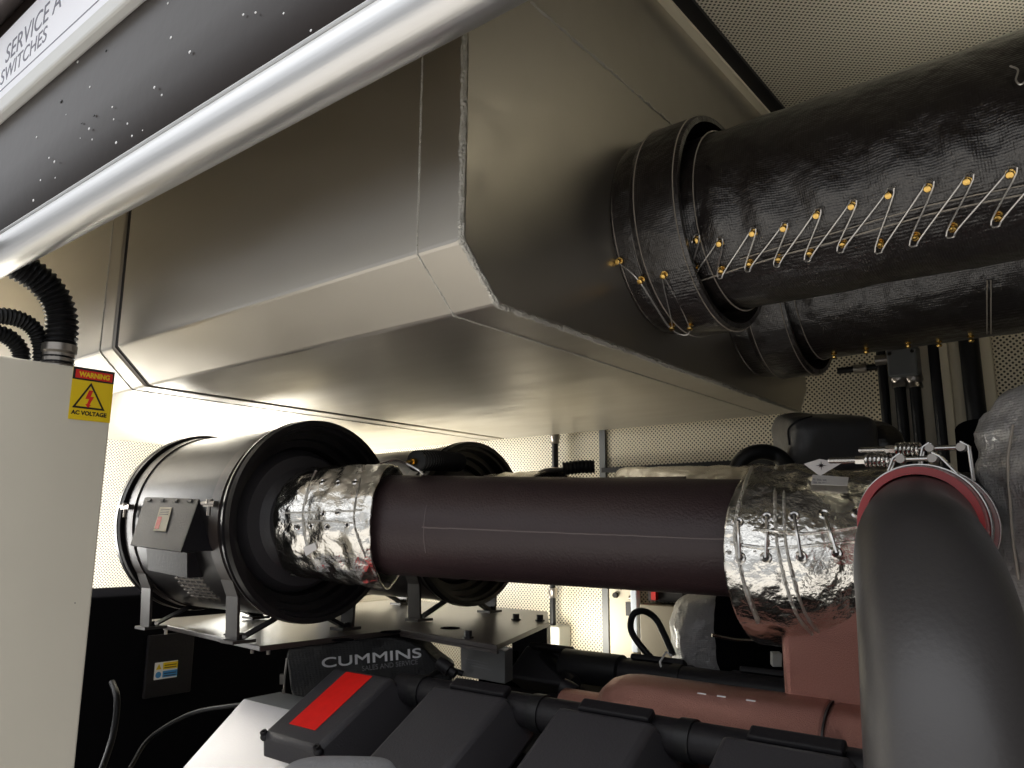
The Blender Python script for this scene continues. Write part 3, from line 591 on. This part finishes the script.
# ================================================================== QUILTED BLANKETS
def lump(bm, c, ax, ay, az, wr, seed, pw=0.6, nu=64, nv=40):
    def sp(v, p): return math.copysign(abs(v)**p, v)
    rows = []
    for i in range(nv+1):
        a = -math.pi/2+math.pi*i/nv; row = []
        for j in range(nu):
            b = 2*math.pi*j/nu; x = sp(math.cos(a), pw)*sp(math.cos(b), pw); y = sp(math.cos(a), pw)*sp(math.sin(b), pw); z = sp(math.sin(a), pw)
            p = Vector(c)+ax*x+ay*y+az*z; nn = (ax*x/ax.length_squared+ay*y/ay.length_squared+az*z/az.length_squared).normalized()
            row.append(bm.verts.new(p+nn*wr*(nz(p, 7, seed)+0.6*nz((p.x*0.7, p.y*0.7, p.z*2.3), 12, seed+2)+0.3*nz(p, 30, seed+4))))
        rows.append(row)
    for i in range(nv):
        for j in range(nu): bm.faces.new((rows[i][j], rows[i][(j+1) % nu], rows[i+1][(j+1) % nu], rows[i+1][j]))
    return bm
tb = thing('turbo_blanket', 'grey quilted insulation blanket bulging in at the right edge', 'insulation blanket', aC(1060, 520, 1.35))
bm = lump(B(), aC(1072, 512, 1.40), _R*0.128, _F*0.15, _U*0.235, 0.022, 2.0); TT = bvh(bm); build(bm, 'blanket_body', 'quilt', tb, ang=80)
bm = B(); tube(bm, spline([on(TT, *q, 0.002) for q in ((1014, 425), (1009, 460), (1011, 500), (1014, 540), (1020, 580))], 8), 0.0025, 6); build(bm, 'quilt_seam', 'thread', tb)
cb = thing('turbo_blanket', 'dark grey padded blanket above the foil jacket, in front of the perforated wall', 'insulation blanket', aC(830, 440, 2.25))
bm = lump(B(), aC(824, 442, 2.25), _R*0.125, _F*0.12, _U*0.078, 0.010, 6.0, 0.45); TT2 = bvh(bm); build(bm, 'blanket_body', mat('dark_grey_blanket', (0.065, 0.063, 0.066), 0.4, bump=0.3, bscale=30), cb, ang=80)
bm = lump(B(), aC(878, 448, 2.25), _R*0.06, _F*0.1, _U*0.07, 0.014, 9.0, 0.7); build(bm, 'gathered_end', 'lag', cb, ang=80)
bm = B(); tube(bm, spline([on(TT2, *q, 0.002) for q in ((790, 445), (789, 430), (797, 422), (812, 417))], 8), 0.003, 6); build(bm, 'piping', 'rubber', cb)
gb = thing('turbo_blanket', 'small grey blanket hanging under the long pipe, left of the foil jacket', 'insulation blanket', aC(700, 630, 2.2))
bm = lump(B(), aC(715, 640, 2.25), _R*0.12, _F*0.1, _U*0.14, 0.012, 3.0, 0.7); build(bm, 'blanket_body', 'quilt', gb, ang=80)
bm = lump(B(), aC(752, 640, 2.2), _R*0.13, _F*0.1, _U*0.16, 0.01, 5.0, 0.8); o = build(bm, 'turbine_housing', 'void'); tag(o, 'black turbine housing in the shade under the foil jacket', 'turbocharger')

# ================================================================== ENGINE
en = thing('engine_block', 'black vee engine block under the rocker covers', 'engine', V(-1.0, 1.71, -H))
bm = B(); sec = [(1.06, -0.80), (1.12, -0.66), (1.43, -0.475), (1.50, -0.545), (1.92, -0.545), (1.99, -0.475), (2.30, -0.66), (2.36, -0.80), (2.20, -1.45), (1.22, -1.45)]
prism(bm, [V(-1.74, y, z) for y, z in sec], (1.59, 0, 0)); build(bm, 'block_body', 'blackm', en, smooth=False)
bm = B(); box(bm, -2.0, -0.15, 1.3, 2.1, -H, -1.4); build(bm, 'sump', 'blackm', en, smooth=False)
T30 = rad(30)
def cover(xc, side, label, red=False):
    w2 = 0.110; Lc = 0.250
    yb, zb = (1.385, -0.352) if side < 0 else (2.035, -0.352)
    d = Vector((0, side*math.cos(T30), -math.sin(T30))); n_ = Vector((0, side*math.sin(T30), math.cos(T30))); o0 = V(xc, yb, zb); X = Vector((1, 0, 0))
    t = thing('rocker_cover', label, 'engine cover', o0+d*0.12-n_*0.12, 'rocker covers')
    top = [o0-X*w2+d*0.0, o0+X*w2, o0+X*w2*0.96+d*Lc, o0-X*w2*0.96+d*Lc]; k = 0.115
    bot = [o0-X*(w2+0.028)-d*0.02-n_*k, o0+X*(w2+0.028)-d*0.02-n_*k, o0+X*(w2+0.028)+d*(Lc+0.03)-n_*k, o0-X*(w2+0.028)+d*(Lc+0.03)-n_*k]
    bm = B(); a = [bm.verts.new(p) for p in top]; b = [bm.verts.new(p) for p in bot]; bm.faces.new(a); bm.faces.new(b[::-1])
    for i in range(4): bm.faces.new((a[i], a[(i+1) % 4], b[(i+1) % 4], b[i]))
    body = build(bm, 'cover_body', 'cover', t, smooth=True, bevel=0.012, segs=3, ang=30)
    bm = B()
    if not red: obox(bm, o0-d*0.020-n_*0.010+X*0.012, X*0.082, d*0.016, n_*0.008)
    if not red: build(bm, 'rear_lip', 'blackm', t, smooth=False, bevel=0.005)
    for sx in (-1, 1):
        bm = B(); p = o0+X*sx*w2*0.92+d*(Lc-0.004)-n_*0.012; ball(bm, p, 0.013, (1, 1, 0.8)); lathe(bm, p+n_*0.006, n_, [(0, 0), (0, 0.009), (0.010, 0.009), (0.010, 0.004), (0.006, 0.004), (0.006, 0)], 8)
        build(bm, 'corner_bolt', 'blackm', t)
    if red:
        p = [o0+X*(-0.050)+d*0.012, o0+X*0.050+d*0.012, o0+X*0.048+d*0.205, o0+X*(-0.052)+d*0.205]
        build(prism(B(), [q+n_*0.0005 for q in p], n_*0.001), 'red_sticker', 'redstick', t, smooth=False, label='bright red rectangular sticker')
    return t
names = ['charcoal rocker cover with a red rectangular sticker', 'plain charcoal rocker cover next to the one with the red sticker', 'plain charcoal rocker cover in front of the bronze manifold end', 'plain charcoal rocker cover beside the big elbow']
for i, x_ in enumerate((-1.595, -1.230, -0.872, -0.515)): cover(x_, -1, names[i], i == 0)
nf = ['far-bank rocker cover nearest the platform column', 'far-bank rocker cover inside the cable hoop', 'far-bank rocker cover below the grey hanging blanket', 'far-bank rocker cover beside the bronze column']
for i, x_ in enumerate((-1.46, -1.10, -0.78, -0.50)):
    c = cover(x_, 1, nf[i])
def rail(y, x0, x1, r, label, caps):
    t = thing('coolant_rail', label, 'pipe', V((x0+x1)/2, y, -0.385), 'coolant rails')
    build(tube(B(), [V(x0, y, -0.388), V((x0+x1)/2, y, -0.388), V(x1, y, -0.388)], r, 32), 'rail_pipe', 'blackm', t)
    for a, b in caps: build(lathe(B(), V(a, y, -0.388), (1, 0, 0), [(0, 0), (0, r*1.1), (0.004, r*(1.08+b)), (b-0.004, r*(1.08+b)), (b, r*1.1), (b, 0)], 32), 'rail_sleeve', 'rubber', t)
    return t
rail(1.432, -1.50, -0.25, 0.036, 'black coolant rail running behind the near rocker covers', [(-1.44, 0.03), (-1.08, 0.03), (-0.73, 0.03)])
xf0 = aY(566, 660, 1.985).x
rail(1.985, xf0, -0.42, 0.036, 'black coolant rail with a fat end cap on the far side of the engine', [(xf0-0.005, 0.20), (-1.03, 0.03)])
mf = thing('exhaust_manifold', 'speckled bronze-pink manifold lying between the cylinder banks', 'manifold', V(-0.75, 1.70, -0.55))
yc, zc, R_ = 1.70, -0.428, 0.096; xl = aY(601, 690, yc).x
pr = [(0, 0), (0.004, R_*0.35), (0.02, R_*0.66), (0.045, R_*0.86), (0.075, R_*0.96), (0.11, R_), (0.545, R_), (0.552, R_*0.95)]
build(lathe(B(), V(xl, yc, zc), (1, 0, 0), pr, 56), 'manifold_body', 'pink', mf, ang=30)
build(lathe(B(), V(xl+0.552, yc, zc), (1, 0, 0), [(0, R_*0.90), (0.012, R_*0.96), (0.30, R_*0.96), (0.30, 0)], 56), 'end_joint', 'pink', mf)
build(lathe(B(), V(xl+0.55, yc, zc), (1, 0, 0), [(0, R_*0.93), (0, R_*0.985), (0.004, R_*0.985), (0.004, R_*0.93)], 56, True), 'joint_gap', 'dark', mf)
bm = B(); box(bm, -0.63, -0.40, 1.70, 1.84, -0.42, -0.10); build(bm, 'riser', 'pink', mf, bevel=0.02, segs=4)
bm = B()
for a in (0.29, 0.335, 0.40): obox(bm, V(xl+a, yc-0.05, zc+0.0825), Vector((0.010, 0, 0)), Vector((0, 0.0008, 0.0005)), Vector((0, 0.0003, 0.0008)))
build(bm, 'cast_marks', 'letter', mf, smooth=False)
bm = B(); lathe(bm, V(xl-0.12, yc+0.02, zc-0.01), (1, 0, 0), [(0, 0), (0, 0.045), (0.16, 0.045), (0.16, 0)], 24); build(bm, 'inlet_stub', 'pink', mf)
# small hoses and fittings between the banks
def hose(name, label, pts, r, m='rubber', cat='hose', k=8):
    t = thing(name, label, cat, Vector(pts[0])); build(tube(B(), spline(pts, k), r, 16), 'hose_body', m, t); return t
hose('rubber_hose', 'black cable hoop standing above the far coolant rail', [aC(655, 662, 2.2), aC(640, 645, 2.22), aC(631, 630, 2.25), aC(633, 615, 2.25), aC(643, 611, 2.25), aC(655, 618, 2.25), aC(664, 634, 2.22), aC(673, 655, 2.18)], 0.0095)
hose('rubber_hose', 'short black hose sloping down right of the platform column', [aC(545, 655, 2.4), aC(560, 668, 2.3), aC(575, 684, 2.2)], 0.02)
hose('rubber_hose', 'thin black cable sagging between the platform column and far rail', [aC(545, 660, 2.55), aC(560, 672, 2.5), aC(578, 672, 2.45), aC(592, 664, 2.35)], 0.008)
hose('rubber_hose', 'black cable lying left of the grey bracket box', [aC(425, 680, 2.05), aC(441, 670, 2.15), aC(452, 670, 2.2), aC(463, 674, 2.2)], 0.008)
for (a, b, c_, r_, l_) in ((447, 668, 2.1, 0.016, 'small black connector left of the grey bracket box'), (571, 692, 2.0, 0.020, 'small black connector at the left end of the bronze manifold')):
    o = build(lathe(B(), aC(a, b, c_), (0.7, 0.2, -0.4), [(-0.03, 0), (-0.03, r_), (-0.01, r_*1.2), (0.01, r_*1.2), (0.012, r_*0.8), (0.03, r_*0.8), (0.03, 0)], 14), 'connector', 'blackm'); tag(o, l_, 'connector')
zt = thing('cable_tie', 'white tie round the far coolant rail below the cable hoop', 'cable tie', aC(661, 663, 2.1)); bm = B(); tube(bm, [aC(662, 672, 2.08), aC(660, 662, 2.1), aC(666, 652, 2.14), aC(672, 656, 2.12)], 0.003, 6); build(bm, 'tie_strap', 'paper', zt)
o = build(obox(B(), aC(776, 659, 1.95), _R*0.011, _F*0.01, _U*0.016), 'connector', 'plastic', None, smooth=False); tag(o, 'pale plastic connector on the far rail left of the bronze column', 'connector')
hose('rubber_hose', 'silver-edged cable in the shade under the foil jacket', [aC(712, 635, 2.05), aC(740, 640, 2.05), aC(775, 640, 2.05), aC(810, 642, 2.05)], 0.005, 'steel')
# corrugated sensor hose with brass fitting on the near pipe, and a stub behind it
def corr(bm, pts, r, pitch, amp, n=18, k=24):
    pp = spline(pts, k); tot = sum((b-a).length for a, b in zip(pp, pp[1:])); m_ = max(24, int(tot/pitch*6)); out = []; acc = [0]
    for a, b in zip(pp, pp[1:]): acc.append(acc[-1]+(b-a).length)
    j = 0
    for i in range(m_+1):
        s_ = tot*i/m_
        while j < len(acc)-2 and acc[j+1] < s_: j += 1
        f_ = (s_-acc[j])/max(acc[j+1]-acc[j], 1e-9); out.append(pp[j].lerp(pp[j+1], min(1, f_)))
    return tube(bm, out, lambda s, l: r+amp*math.sin(2*math.pi*l/pitch), n)
sh = thing('corrugated_hose', 'short ribbed black hose with a brass fitting lying on top of the long pipe', 'hose', aC(430, 465, 2.1))
build(corr(B(), [aC(416, 461, 2.12), aC(430, 460.5, 2.2), aC(458, 462, 2.4)], 0.026, 0.016, 0.004), 'hose_body', 'rubber', sh)
bm = B(); lathe(bm, aC(415, 461.5, 2.12), aC(402, 463, 2.08)-aC(415, 461.5, 2.12), [(0, 0), (0, 0.010), (0.012, 0.010), (0.012, 0.007), (0.028, 0.007), (0.028, 0)], 12); build(bm, 'brass_fitting', 'brass', sh)
bm = B(); tube(bm, spline([aC(380, 463, 2.0), aC(394, 460, 2.02), aC(405, 463, 2.05), aC(418, 470, 2.05), aC(424, 475, 2.03)], 6), 0.004, 8); build(bm, 'wire_tail', 'steel', sh)
s2 = thing('corrugated_hose', 'stubby black hose end above the far pipe, in front of the perforated wall', 'hose', aC(575, 467, 2.5))
build(corr(B(), [aC(563, 469, 2.45), aC(578, 467, 2.45), aC(594, 466.5, 2.45)], 0.021, 0.012, 0.0018), 'hose_body', 'rubber', s2)
bm = B(); tube(bm, spline([aC(536, 476, 2.42), aC(545, 471, 2.43), aC(555, 470, 2.44), aC(563, 470, 2.45)], 5), 0.008, 8); build(bm, 'end_fitting', 'gland', s2)

# silver panel box and grey casting at lower left
sp_ = thing('heat_shield', 'bright brushed silver panel box at the bottom left beside the red-stickered cover', 'heat shield', V(-1.9, 1.2, -0.6))
c0 = aY(244, 699, 1.28); c1 = c0+Vector((0.36, 0, 0)); e0 = aX(183, 768, c0.x); dd = (e0-c0).normalized()*0.40
bm = B(); prism(bm, [c0, c1, c1+dd, c0+dd], (0, 0, -0.006)); build(bm, 'front_panel', 'brushed', sp_, smooth=False)
f0 = aY(280, 692, 1.45); f1 = f0+Vector((0.33, 0, 0)); prismb = B(); prism(prismb, [c0, f0, f1, c1], (0, 0, -0.006)); build(prismb, 'top_panel', mat('grey_zinc', (0.30, 0.31, 0.31), 0.5, 0.3), sp_, smooth=False)
gc = thing('grey_casting', 'grey rounded casting at the bottom edge in front of the red-stickered cover', 'casting', aC(330, 775, 1.5))
bm = lump(B(), aC(334, 806, 1.52), _R*0.13, _F*0.12, _U*0.06, 0.002, 1.0, 0.5); build(bm, 'casting_body', 'greycast', gc)

# ================================================================== BLACK CANVAS COVER
bg_ = thing('canvas_cover', 'black canvas cover with big silver capitals under the filter platform', 'bag', aC(350, 700, 2.3))
out = [(286, 656), (289, 648), (330, 643), (372, 637), (392, 637), (412, 641), (424, 649), (438, 662), (452, 672), (452, 705), (300, 720), (290, 690)]
def cz(px): return 2.30+(px-360)*0.0006
bm = B(); prism(bm, [aC(a, b, cz(a)) for a, b in out], _F*0.10); build(bm, 'canvas_body', 'canvas', bg_, smooth=True, bevel=0.008)
a0, a1 = aC(322, 668, cz(322)-0.004), aC(421, 657.5, cz(421)-0.004); xd = (a1-a0).normalized(); nn = -_F; nn = (nn-xd*nn.dot(xd)).normalized(); yd = nn.cross(xd)
bm = B()
for k in range(4):                                  # heavy strokes: the same letters laid over each other, a hair apart
    o_ = xd*(0.0011*(k % 2))+yd*(0.0013*(k//2))+nn*0.00012*k; fit_text(bm, 'CUMMINS', a0+o_, a1+o_, nn, 0.041, 0.001)
build(bm, 'lettering', 'letter', bg_, smooth=False, label='large silver lettering')
b0 = aC(362, 671, cz(362)-0.004); b1_ = aC(418, 664, cz(418)-0.004); xd2 = (b1_-b0).normalized(); yd2 = nn.cross(xd2)
bm = B(); text(bm, 'SALES AND SERVICE', b0, xd2, yd2, 0.021, 0.001); mx_ = max((v.co-b0).dot(xd2) for v in bm.verts); k_ = (b1_-b0).length/mx_
for v in bm.verts: v.co += xd2*(v.co-b0).dot(xd2)*(k_-1)
build(bm, 'small_lettering', 'letterd', bg_, smooth=False)
bm = B(); tube(bm, spline([aC(287, 658, 2.25), aC(285, 675, 2.24), aC(284, 690, 2.24)], 6), 0.003, 6); obox(bm, aC(283.5, 697, 2.24), _R*0.004, _F*0.002, _U*0.022); obox(bm, aC(282.5, 679, 2.24), _R*0.007, _F*0.004, _U*0.014)
build(bm, 'zip_pull', 'gland', bg_)

# ================================================================== CONTROL CABINET, LABEL AND CONDUITS
XC = -1.90
cR = aX(115, 373, XC); ztop = cR.z-H; yR = cR.y
cb_ = thing('control_cabinet', 'tall cream control cabinet at the left edge with a yellow warning label', 'cabinet', V(XC-0.2, yR-0.2, -H))
bm = box(B(), XC-0.45, XC, NEAR-0.12, yR, -H, ztop); build(bm, 'cabinet_body', 'cabinet', cb_, smooth=False, bevel=0.004)
bm = B(); lathe(bm, aX(75, 603, XC), (1, 0, 0), [(-0.001, 0), (-0.001, 0.0015), (0.0008, 0.0012), (0.0008, 0)], 8); build(bm, 'paint_chip', 'blackm', cb_)
P = [aX(73, 366, XC), aX(116.5, 372.5, XC), aX(110, 426, XC), aX(66, 418.5, XC)]
# label: rectangle on the cabinet face (y to the right, z up)
yl0, yl1 = P[0].y+0.001, yR-0.001; zl1 = P[0].z; zl0 = P[3].z; wl = yl1-yl0; hl = zl1-zl0
def LQ(u, v, d=0.0): return Vector((XC+0.001+d, yl0+wl*u, zl0+hl*v))
wl_ = build(prism(B(), [LQ(0, 0), LQ(1, 0), LQ(1, 1), LQ(0, 1)], (0.0008, 0, 0)), 'warning_label', 'yellow', cb_, smooth=False, label='yellow and red electrical warning label')
build(prism(B(), [LQ(0, 0.76, 0.001), LQ(1, 0.76, 0.001), LQ(1, 1, 0.001), LQ(0, 1, 0.001)], (0.0004, 0, 0)), 'label_black_band', 'dark', wl_, smooth=False)
build(prism(B(), [LQ(0.06, 0.79, 0.0016), LQ(0.95, 0.79, 0.0016), LQ(0.95, 0.95, 0.0016), LQ(0.06, 0.95, 0.0016)], (0.0003, 0, 0)), 'label_red_band', 'redlab', wl_, smooth=False)
bm = B(); fit_text(bm, 'WARNING', LQ(0.14, 0.825, 0.0021), LQ(0.88, 0.825, 0.0021), (1, 0, 0), hl*0.13, 0.0003, 0.0007); build(bm, 'label_heading', 'yellow', wl_, smooth=False)
def tri(k): c = (0.45, 0.40); pts = [(0.45, 0.73), (0.06, 0.22), (0.84, 0.22)]; return [(c[0]+(a-c[0])*k, c[1]+(b-c[1])*k) for a, b in pts]
bm = B(); A3, B3 = tri(1.0), tri(0.80)
for i in range(3):
    j = (i+1) % 3; prism(bm, [LQ(*A3[i], 0.001), LQ(*A3[j], 0.001), LQ(*B3[j], 0.001), LQ(*B3[i], 0.001)], (0.0005, 0, 0))
build(bm, 'label_triangle', 'dark', wl_, smooth=False)
bm = B(); Z = [(0.42, 0.58), (0.52, 0.58), (0.47, 0.46), (0.55, 0.46), (0.46, 0.30), (0.50, 0.30), (0.43, 0.24), (0.36, 0.31), (0.40, 0.31), (0.44, 0.41), (0.35, 0.41)]
prism(bm, [LQ(a, b, 0.001) for a, b in Z], (0.0005, 0, 0)); build(bm, 'label_flash', 'redlab', wl_, smooth=False)
bm = B(); fit_text(bm, 'AC VOLTAGE', LQ(0.05, 0.10, 0.001), LQ(0.90, 0.10, 0.001), (1, 0, 0), hl*0.105, 0.0003, 0.0006); build(bm, 'label_caption', 'dark', wl_, smooth=False)
def conduit(label, pts, r, pitch, gl=None):
    t = thing('flexible_conduit', label, 'conduit', Vector(pts[0]), 'flexible conduits on the cream cabinet')
    build(corr(B(), pts, r, pitch, r*0.10, 24), 'conduit_body', 'rubber', t)
    g = Vector(pts[0])
    if gl: 
        build(lathe(B(), Vector((g.x, g.y, ztop+H)), (0, 0, 1), [(0, 0), (0, r*1.05), (0.020, r*1.05), (0.024, r*1.14), (0.036, r*1.14), (0.040, r*1.02), (0.066, r*1.05), (0.072, r*1.16), (0.090, r*1.16), (0.090, 0)], 20), 'gland', 'gland', t, ang=20)
XD = XC-0.21
g0 = aX(61, 336, XD)
conduit('thickest ribbed conduit rising from the cabinet gland and bending behind the tube', [Vector((g0.x, g0.y, ztop+H+0.04)), aX(62, 325, XD), aX(56, 300, XD), aX(40, 280, XD), aX(15, 264, XD), aX(-15, 252, XD), aX(-60, 245, XD)], 0.0355, 0.0135, True)
XD2 = XC-0.24
conduit('ribbed conduit looping over the cabinet behind the tall bend', [aX(42, 362, XD2), aX(41, 345, XD2), aX(33, 328, XD2), aX(15, 318, XD2), aX(-10, 316, XD2), aX(-40, 322, XD2)], 0.0200, 0.010, False)
conduit('inner ribbed conduit loop lying lowest on the cabinet top', [aX(22, 364, XD2-0.03), aX(20, 350, XD2-0.03), aX(8, 337, XD2-0.03), aX(-12, 332, XD2-0.03), aX(-40, 336, XD2-0.03)], 0.0200, 0.010, False)

# ================================================================== DARK ALTERNATOR END WITH STICKER
al = thing('alternator', 'black alternator housing in deep shade below the left air filter', 'alternator', V(-3.0, 1.7, -H))
build(box(B(), -3.35, -2.9, 0.95, 2.45, -H, -0.232), 'housing', 'void', al, smooth=False, bevel=0.01)
bm = B(); box(bm, -2.9, -2.885, 1.48, 1.66, -0.60, -0.38); build(bm, 'access_plate', 'blackm', al, smooth=False, bevel=0.003)
XS = -2.884; q = [aX(155, 663, XS), aX(178, 659.5, XS), aX(177, 677, XS), aX(155, 680, XS)]
y0_, y1_, z1_, z0_ = q[0].y, q[1].y, q[0].z, q[3].z
def SQ(u, v, d=0.0): return Vector((XS+d, y0_+(y1_-y0_)*u, z0_+(z1_-z0_)*v))
def sq(u0, u1, v0, v1, d, th=0.0005): return prism(B(), [SQ(u0, v0, d), SQ(u1, v0, d), SQ(u1, v1, d), SQ(u0, v1, d)], (th, 0, 0))
lb = build(sq(0, 1, 0, 1, 0), 'safety_sticker', 'paper', al, smooth=False, label='small white, yellow and blue safety sticker')
build(sq(0.36, 1, 0.55, 0.95, 0.0006), 'sticker_yellow_panel', 'yellow', lb, smooth=False)
build(sq(0.36, 1, 0.08, 0.46, 0.0006), 'sticker_blue_panel', 'blue', lb, smooth=False)
bm = B(); prism(bm, [SQ(0.06, 0.58, 0.0006), SQ(0.30, 0.58, 0.0006), SQ(0.18, 0.92, 0.0006)], (0.0005, 0, 0)); build(bm, 'sticker_triangle', 'yellow', lb, smooth=False)
bm = B(); lathe(bm, SQ(0.18, 0.27, 0.0006), (1, 0, 0), [(0, 0), (0, 0.011), (0.0006, 0.011), (0.0006, 0)], 20); build(bm, 'sticker_disc', 'blue', lb, smooth=False)
bm = B()
for k in range(2):
    for v0 in (0.62, 0.14): 
        p = [SQ(0.42, v0+0.14*k, 0.0012), SQ(0.94, v0+0.14*k, 0.0012), SQ(0.94, v0+0.05+0.14*k, 0.0012), SQ(0.42, v0+0.05+0.14*k, 0.0012)]; prism(bm, p, (0.0003, 0, 0))
build(bm, 'sticker_print', 'dark', lb, smooth=False)
hose('rubber_hose', 'glossy black hose hanging in the dark beside the cabinet', [aC(112, 682, 2.3), aC(117, 700, 2.25), aC(113, 735, 2.2), aC(100, 775, 2.1)], 0.009, 'void2')
hose('rubber_hose', 'black cable arching across the dark below the sticker', [aC(130, 768, 2.3), aC(150, 738, 2.4), aC(190, 714, 2.45), aC(230, 706, 2.4), aC(260, 704, 2.3)], 0.007, 'void2')

# ================================================================== THINGS ON THE FAR WALL
def wcond(label, p0, p1, r=0.016, fit=None):
    a, b = aY(*p0, WALL_Y-0.05), aY(*p1, WALL_Y-0.05); b.x = a.x if abs(a.x-b.x) < 0.15 and abs(p0[1]-p1[1]) > 30 else b.x
    t = thing('wall_conduit', label, 'conduit', b, 'black conduits on the far wall')
    build(tube(B(), [a, (a+b)/2, b], r, 14), 'conduit_body', 'rubber', t)
    for f in (fit or []): build(lathe(B(), a.lerp(b, f), (b-a), [(-0.02, r), (-0.02, r*1.5), (-0.004, r*1.6), (0.004, r*1.3), (0.02, r*1.5), (0.02, r)], 12), 'fitting', 'gland', t)
    return t
XW = WALL_Y-0.06
jb = thing('junction_box', 'small grey junction box on the far wall below the lagged pipe', 'junction box', aY(905, 364, XW))
p0, p1 = aY(889, 353, XW), aY(921, 376, XW)
build(box(B(), p0.x, p1.x, XW-0.04, WALL_Y-0.034, p1.z-H, p0.z-H+0.01), 'box_body', 'greyb', jb, smooth=False, bevel=0.006)
bm = B()
for u in (0.12, 0.88): lathe(bm, Vector((p0.x+(p1.x-p0.x)*u, XW-0.041, p0.z-0.012)), (0, -1, 0), [(0, 0), (0, 0.006), (0.003, 0.006), (0.003, 0)], 10)
build(bm, 'screw', 'steel', jb)
bm = B(); lathe(bm, Vector((p0.x-0.02, XW-0.01, p0.z-0.022)), (-1, 0, 0), [(-0.02, 0), (-0.02, 0.017), (0.02, 0.017), (0.02, 0)], 12); build(bm, 'side_gland', 'gland', jb)
wcond('leftmost wall conduit, passing left of the grey junction box', (876, 300), (893, 470), 0.015)
wcond('wall conduit dropping from the left gland of the junction box', (899, 378), (912, 470), 0.017, [0.04])
wcond('wall conduit dropping from the right gland of the junction box', (914, 378), (926, 470), 0.017, [0.04])
wcond('wall conduit standing alone right of the junction box', (929, 300), (953, 470), 0.018)
wcond('rightmost wall conduit, thick and black beside the cream post', (964, 300), (987, 470), 0.028)
wcond('short horizontal wall conduit running left from the junction box', (884, 366), (838, 371), 0.011, [0.5])
wcond('upper conduit end above the long intake pipe, left of the panel joint', (555, 434), (556, 500), 0.014, [0.08])
wcond('lower conduit dropping to the white socket box below the long pipe', (552.5, 560), (553.5, 626), 0.013, [0.5])
sb = thing('socket_box', 'white plastic socket box on the far wall below a conduit', 'socket', aY(556, 640, XW))
p0, p1 = aY(549, 625, XW), aY(563, 648, XW); build(box(B(), p0.x, p1.x, XW-0.03, WALL_Y-0.001, p1.z-H, p0.z-H), 'box_body', 'plastic', sb, smooth=False, bevel=0.008)
p2, p3 = aY(548, 650, XW), aY(566, 672, XW); build(box(B(), p2.x, p3.x, XW-0.05, WALL_Y-0.001, p3.z-H, p2.z-H), 'lower_box', 'plastic', sb, smooth=False, bevel=0.008)
wp = thing('wall_panel_unit', 'cream switch panel with a black knob on the far wall under the long pipe', 'control panel', aY(620, 640, XW))
p0, p1 = aY(609, 588, XW), aY(634, 660, XW); build(box(B(), p0.x, p1.x, XW, WALL_Y-0.001, p1.z-H-0.1, p0.z-H+0.12), 'panel_body', 'cream', wp, smooth=False, bevel=0.003)
bm = B(); lathe(bm, aY(616, 595, XW), (0, -1, 0), [(0, 0), (0, 0.012), (0.012, 0.010), (0.012, 0)], 14); build(bm, 'knob', 'blackm', wp)
p0, p1 = aY(626, 602, XW), aY(632, 616, XW); build(box(B(), p0.x, p1.x, XW-0.004, XW, p1.z-H, p0.z-H), 'dark_slot', 'dark', wp, smooth=False)
bm = B(); lathe(bm, aY(634, 598, XW), (1, 0, 0), [(-0.02, 0), (-0.02, 0.008), (0.025, 0.008), (0.025, 0)], 10); build(bm, 'latch', 'gland', wp)
p0, p1 = aY(634, 590, XW), aY(642, 652, XW); build(box(B(), p0.x, p1.x, XW-0.03, XW, p1.z-H, p0.z-H+0.12), 'white_edge', mat('bluish_white_strip', (0.62, 0.68, 0.76), 0.4), wp, smooth=False, bevel=0.004)
wb = thing('wall_cabinet', 'dull metal cabinet with a dark open top on the far wall behind the cable hoop', 'cabinet', aY(670, 640, XW))
p0, p1 = aY(646, 603, XW), aY(684, 665, XW); build(box(B(), p0.x, p1.x+0.12, XW-0.05, WALL_Y-0.001, p1.z-H, p0.z-H), 'cabinet_body', mat('dull_cream_steel', (0.30, 0.26, 0.19), 0.45), wb, smooth=False, bevel=0.004)
q0, q1 = aY(649, 586, XW), aY(684, 603, XW); build(box(B(), q0.x, q1.x, XW-0.01, WALL_Y-0.001, q1.z-H, q0.z-H+0.05), 'open_top', 'dark', wb, smooth=False)
p0, p1 = aY(652, 585, XW-0.02), aY(657, 600, XW-0.02); build(box(B(), p0.x, p1.x, XW-0.03, XW-0.01, p1.z-H, p0.z-H+0.03), 'red_switch', 'redlab', wb, smooth=False)
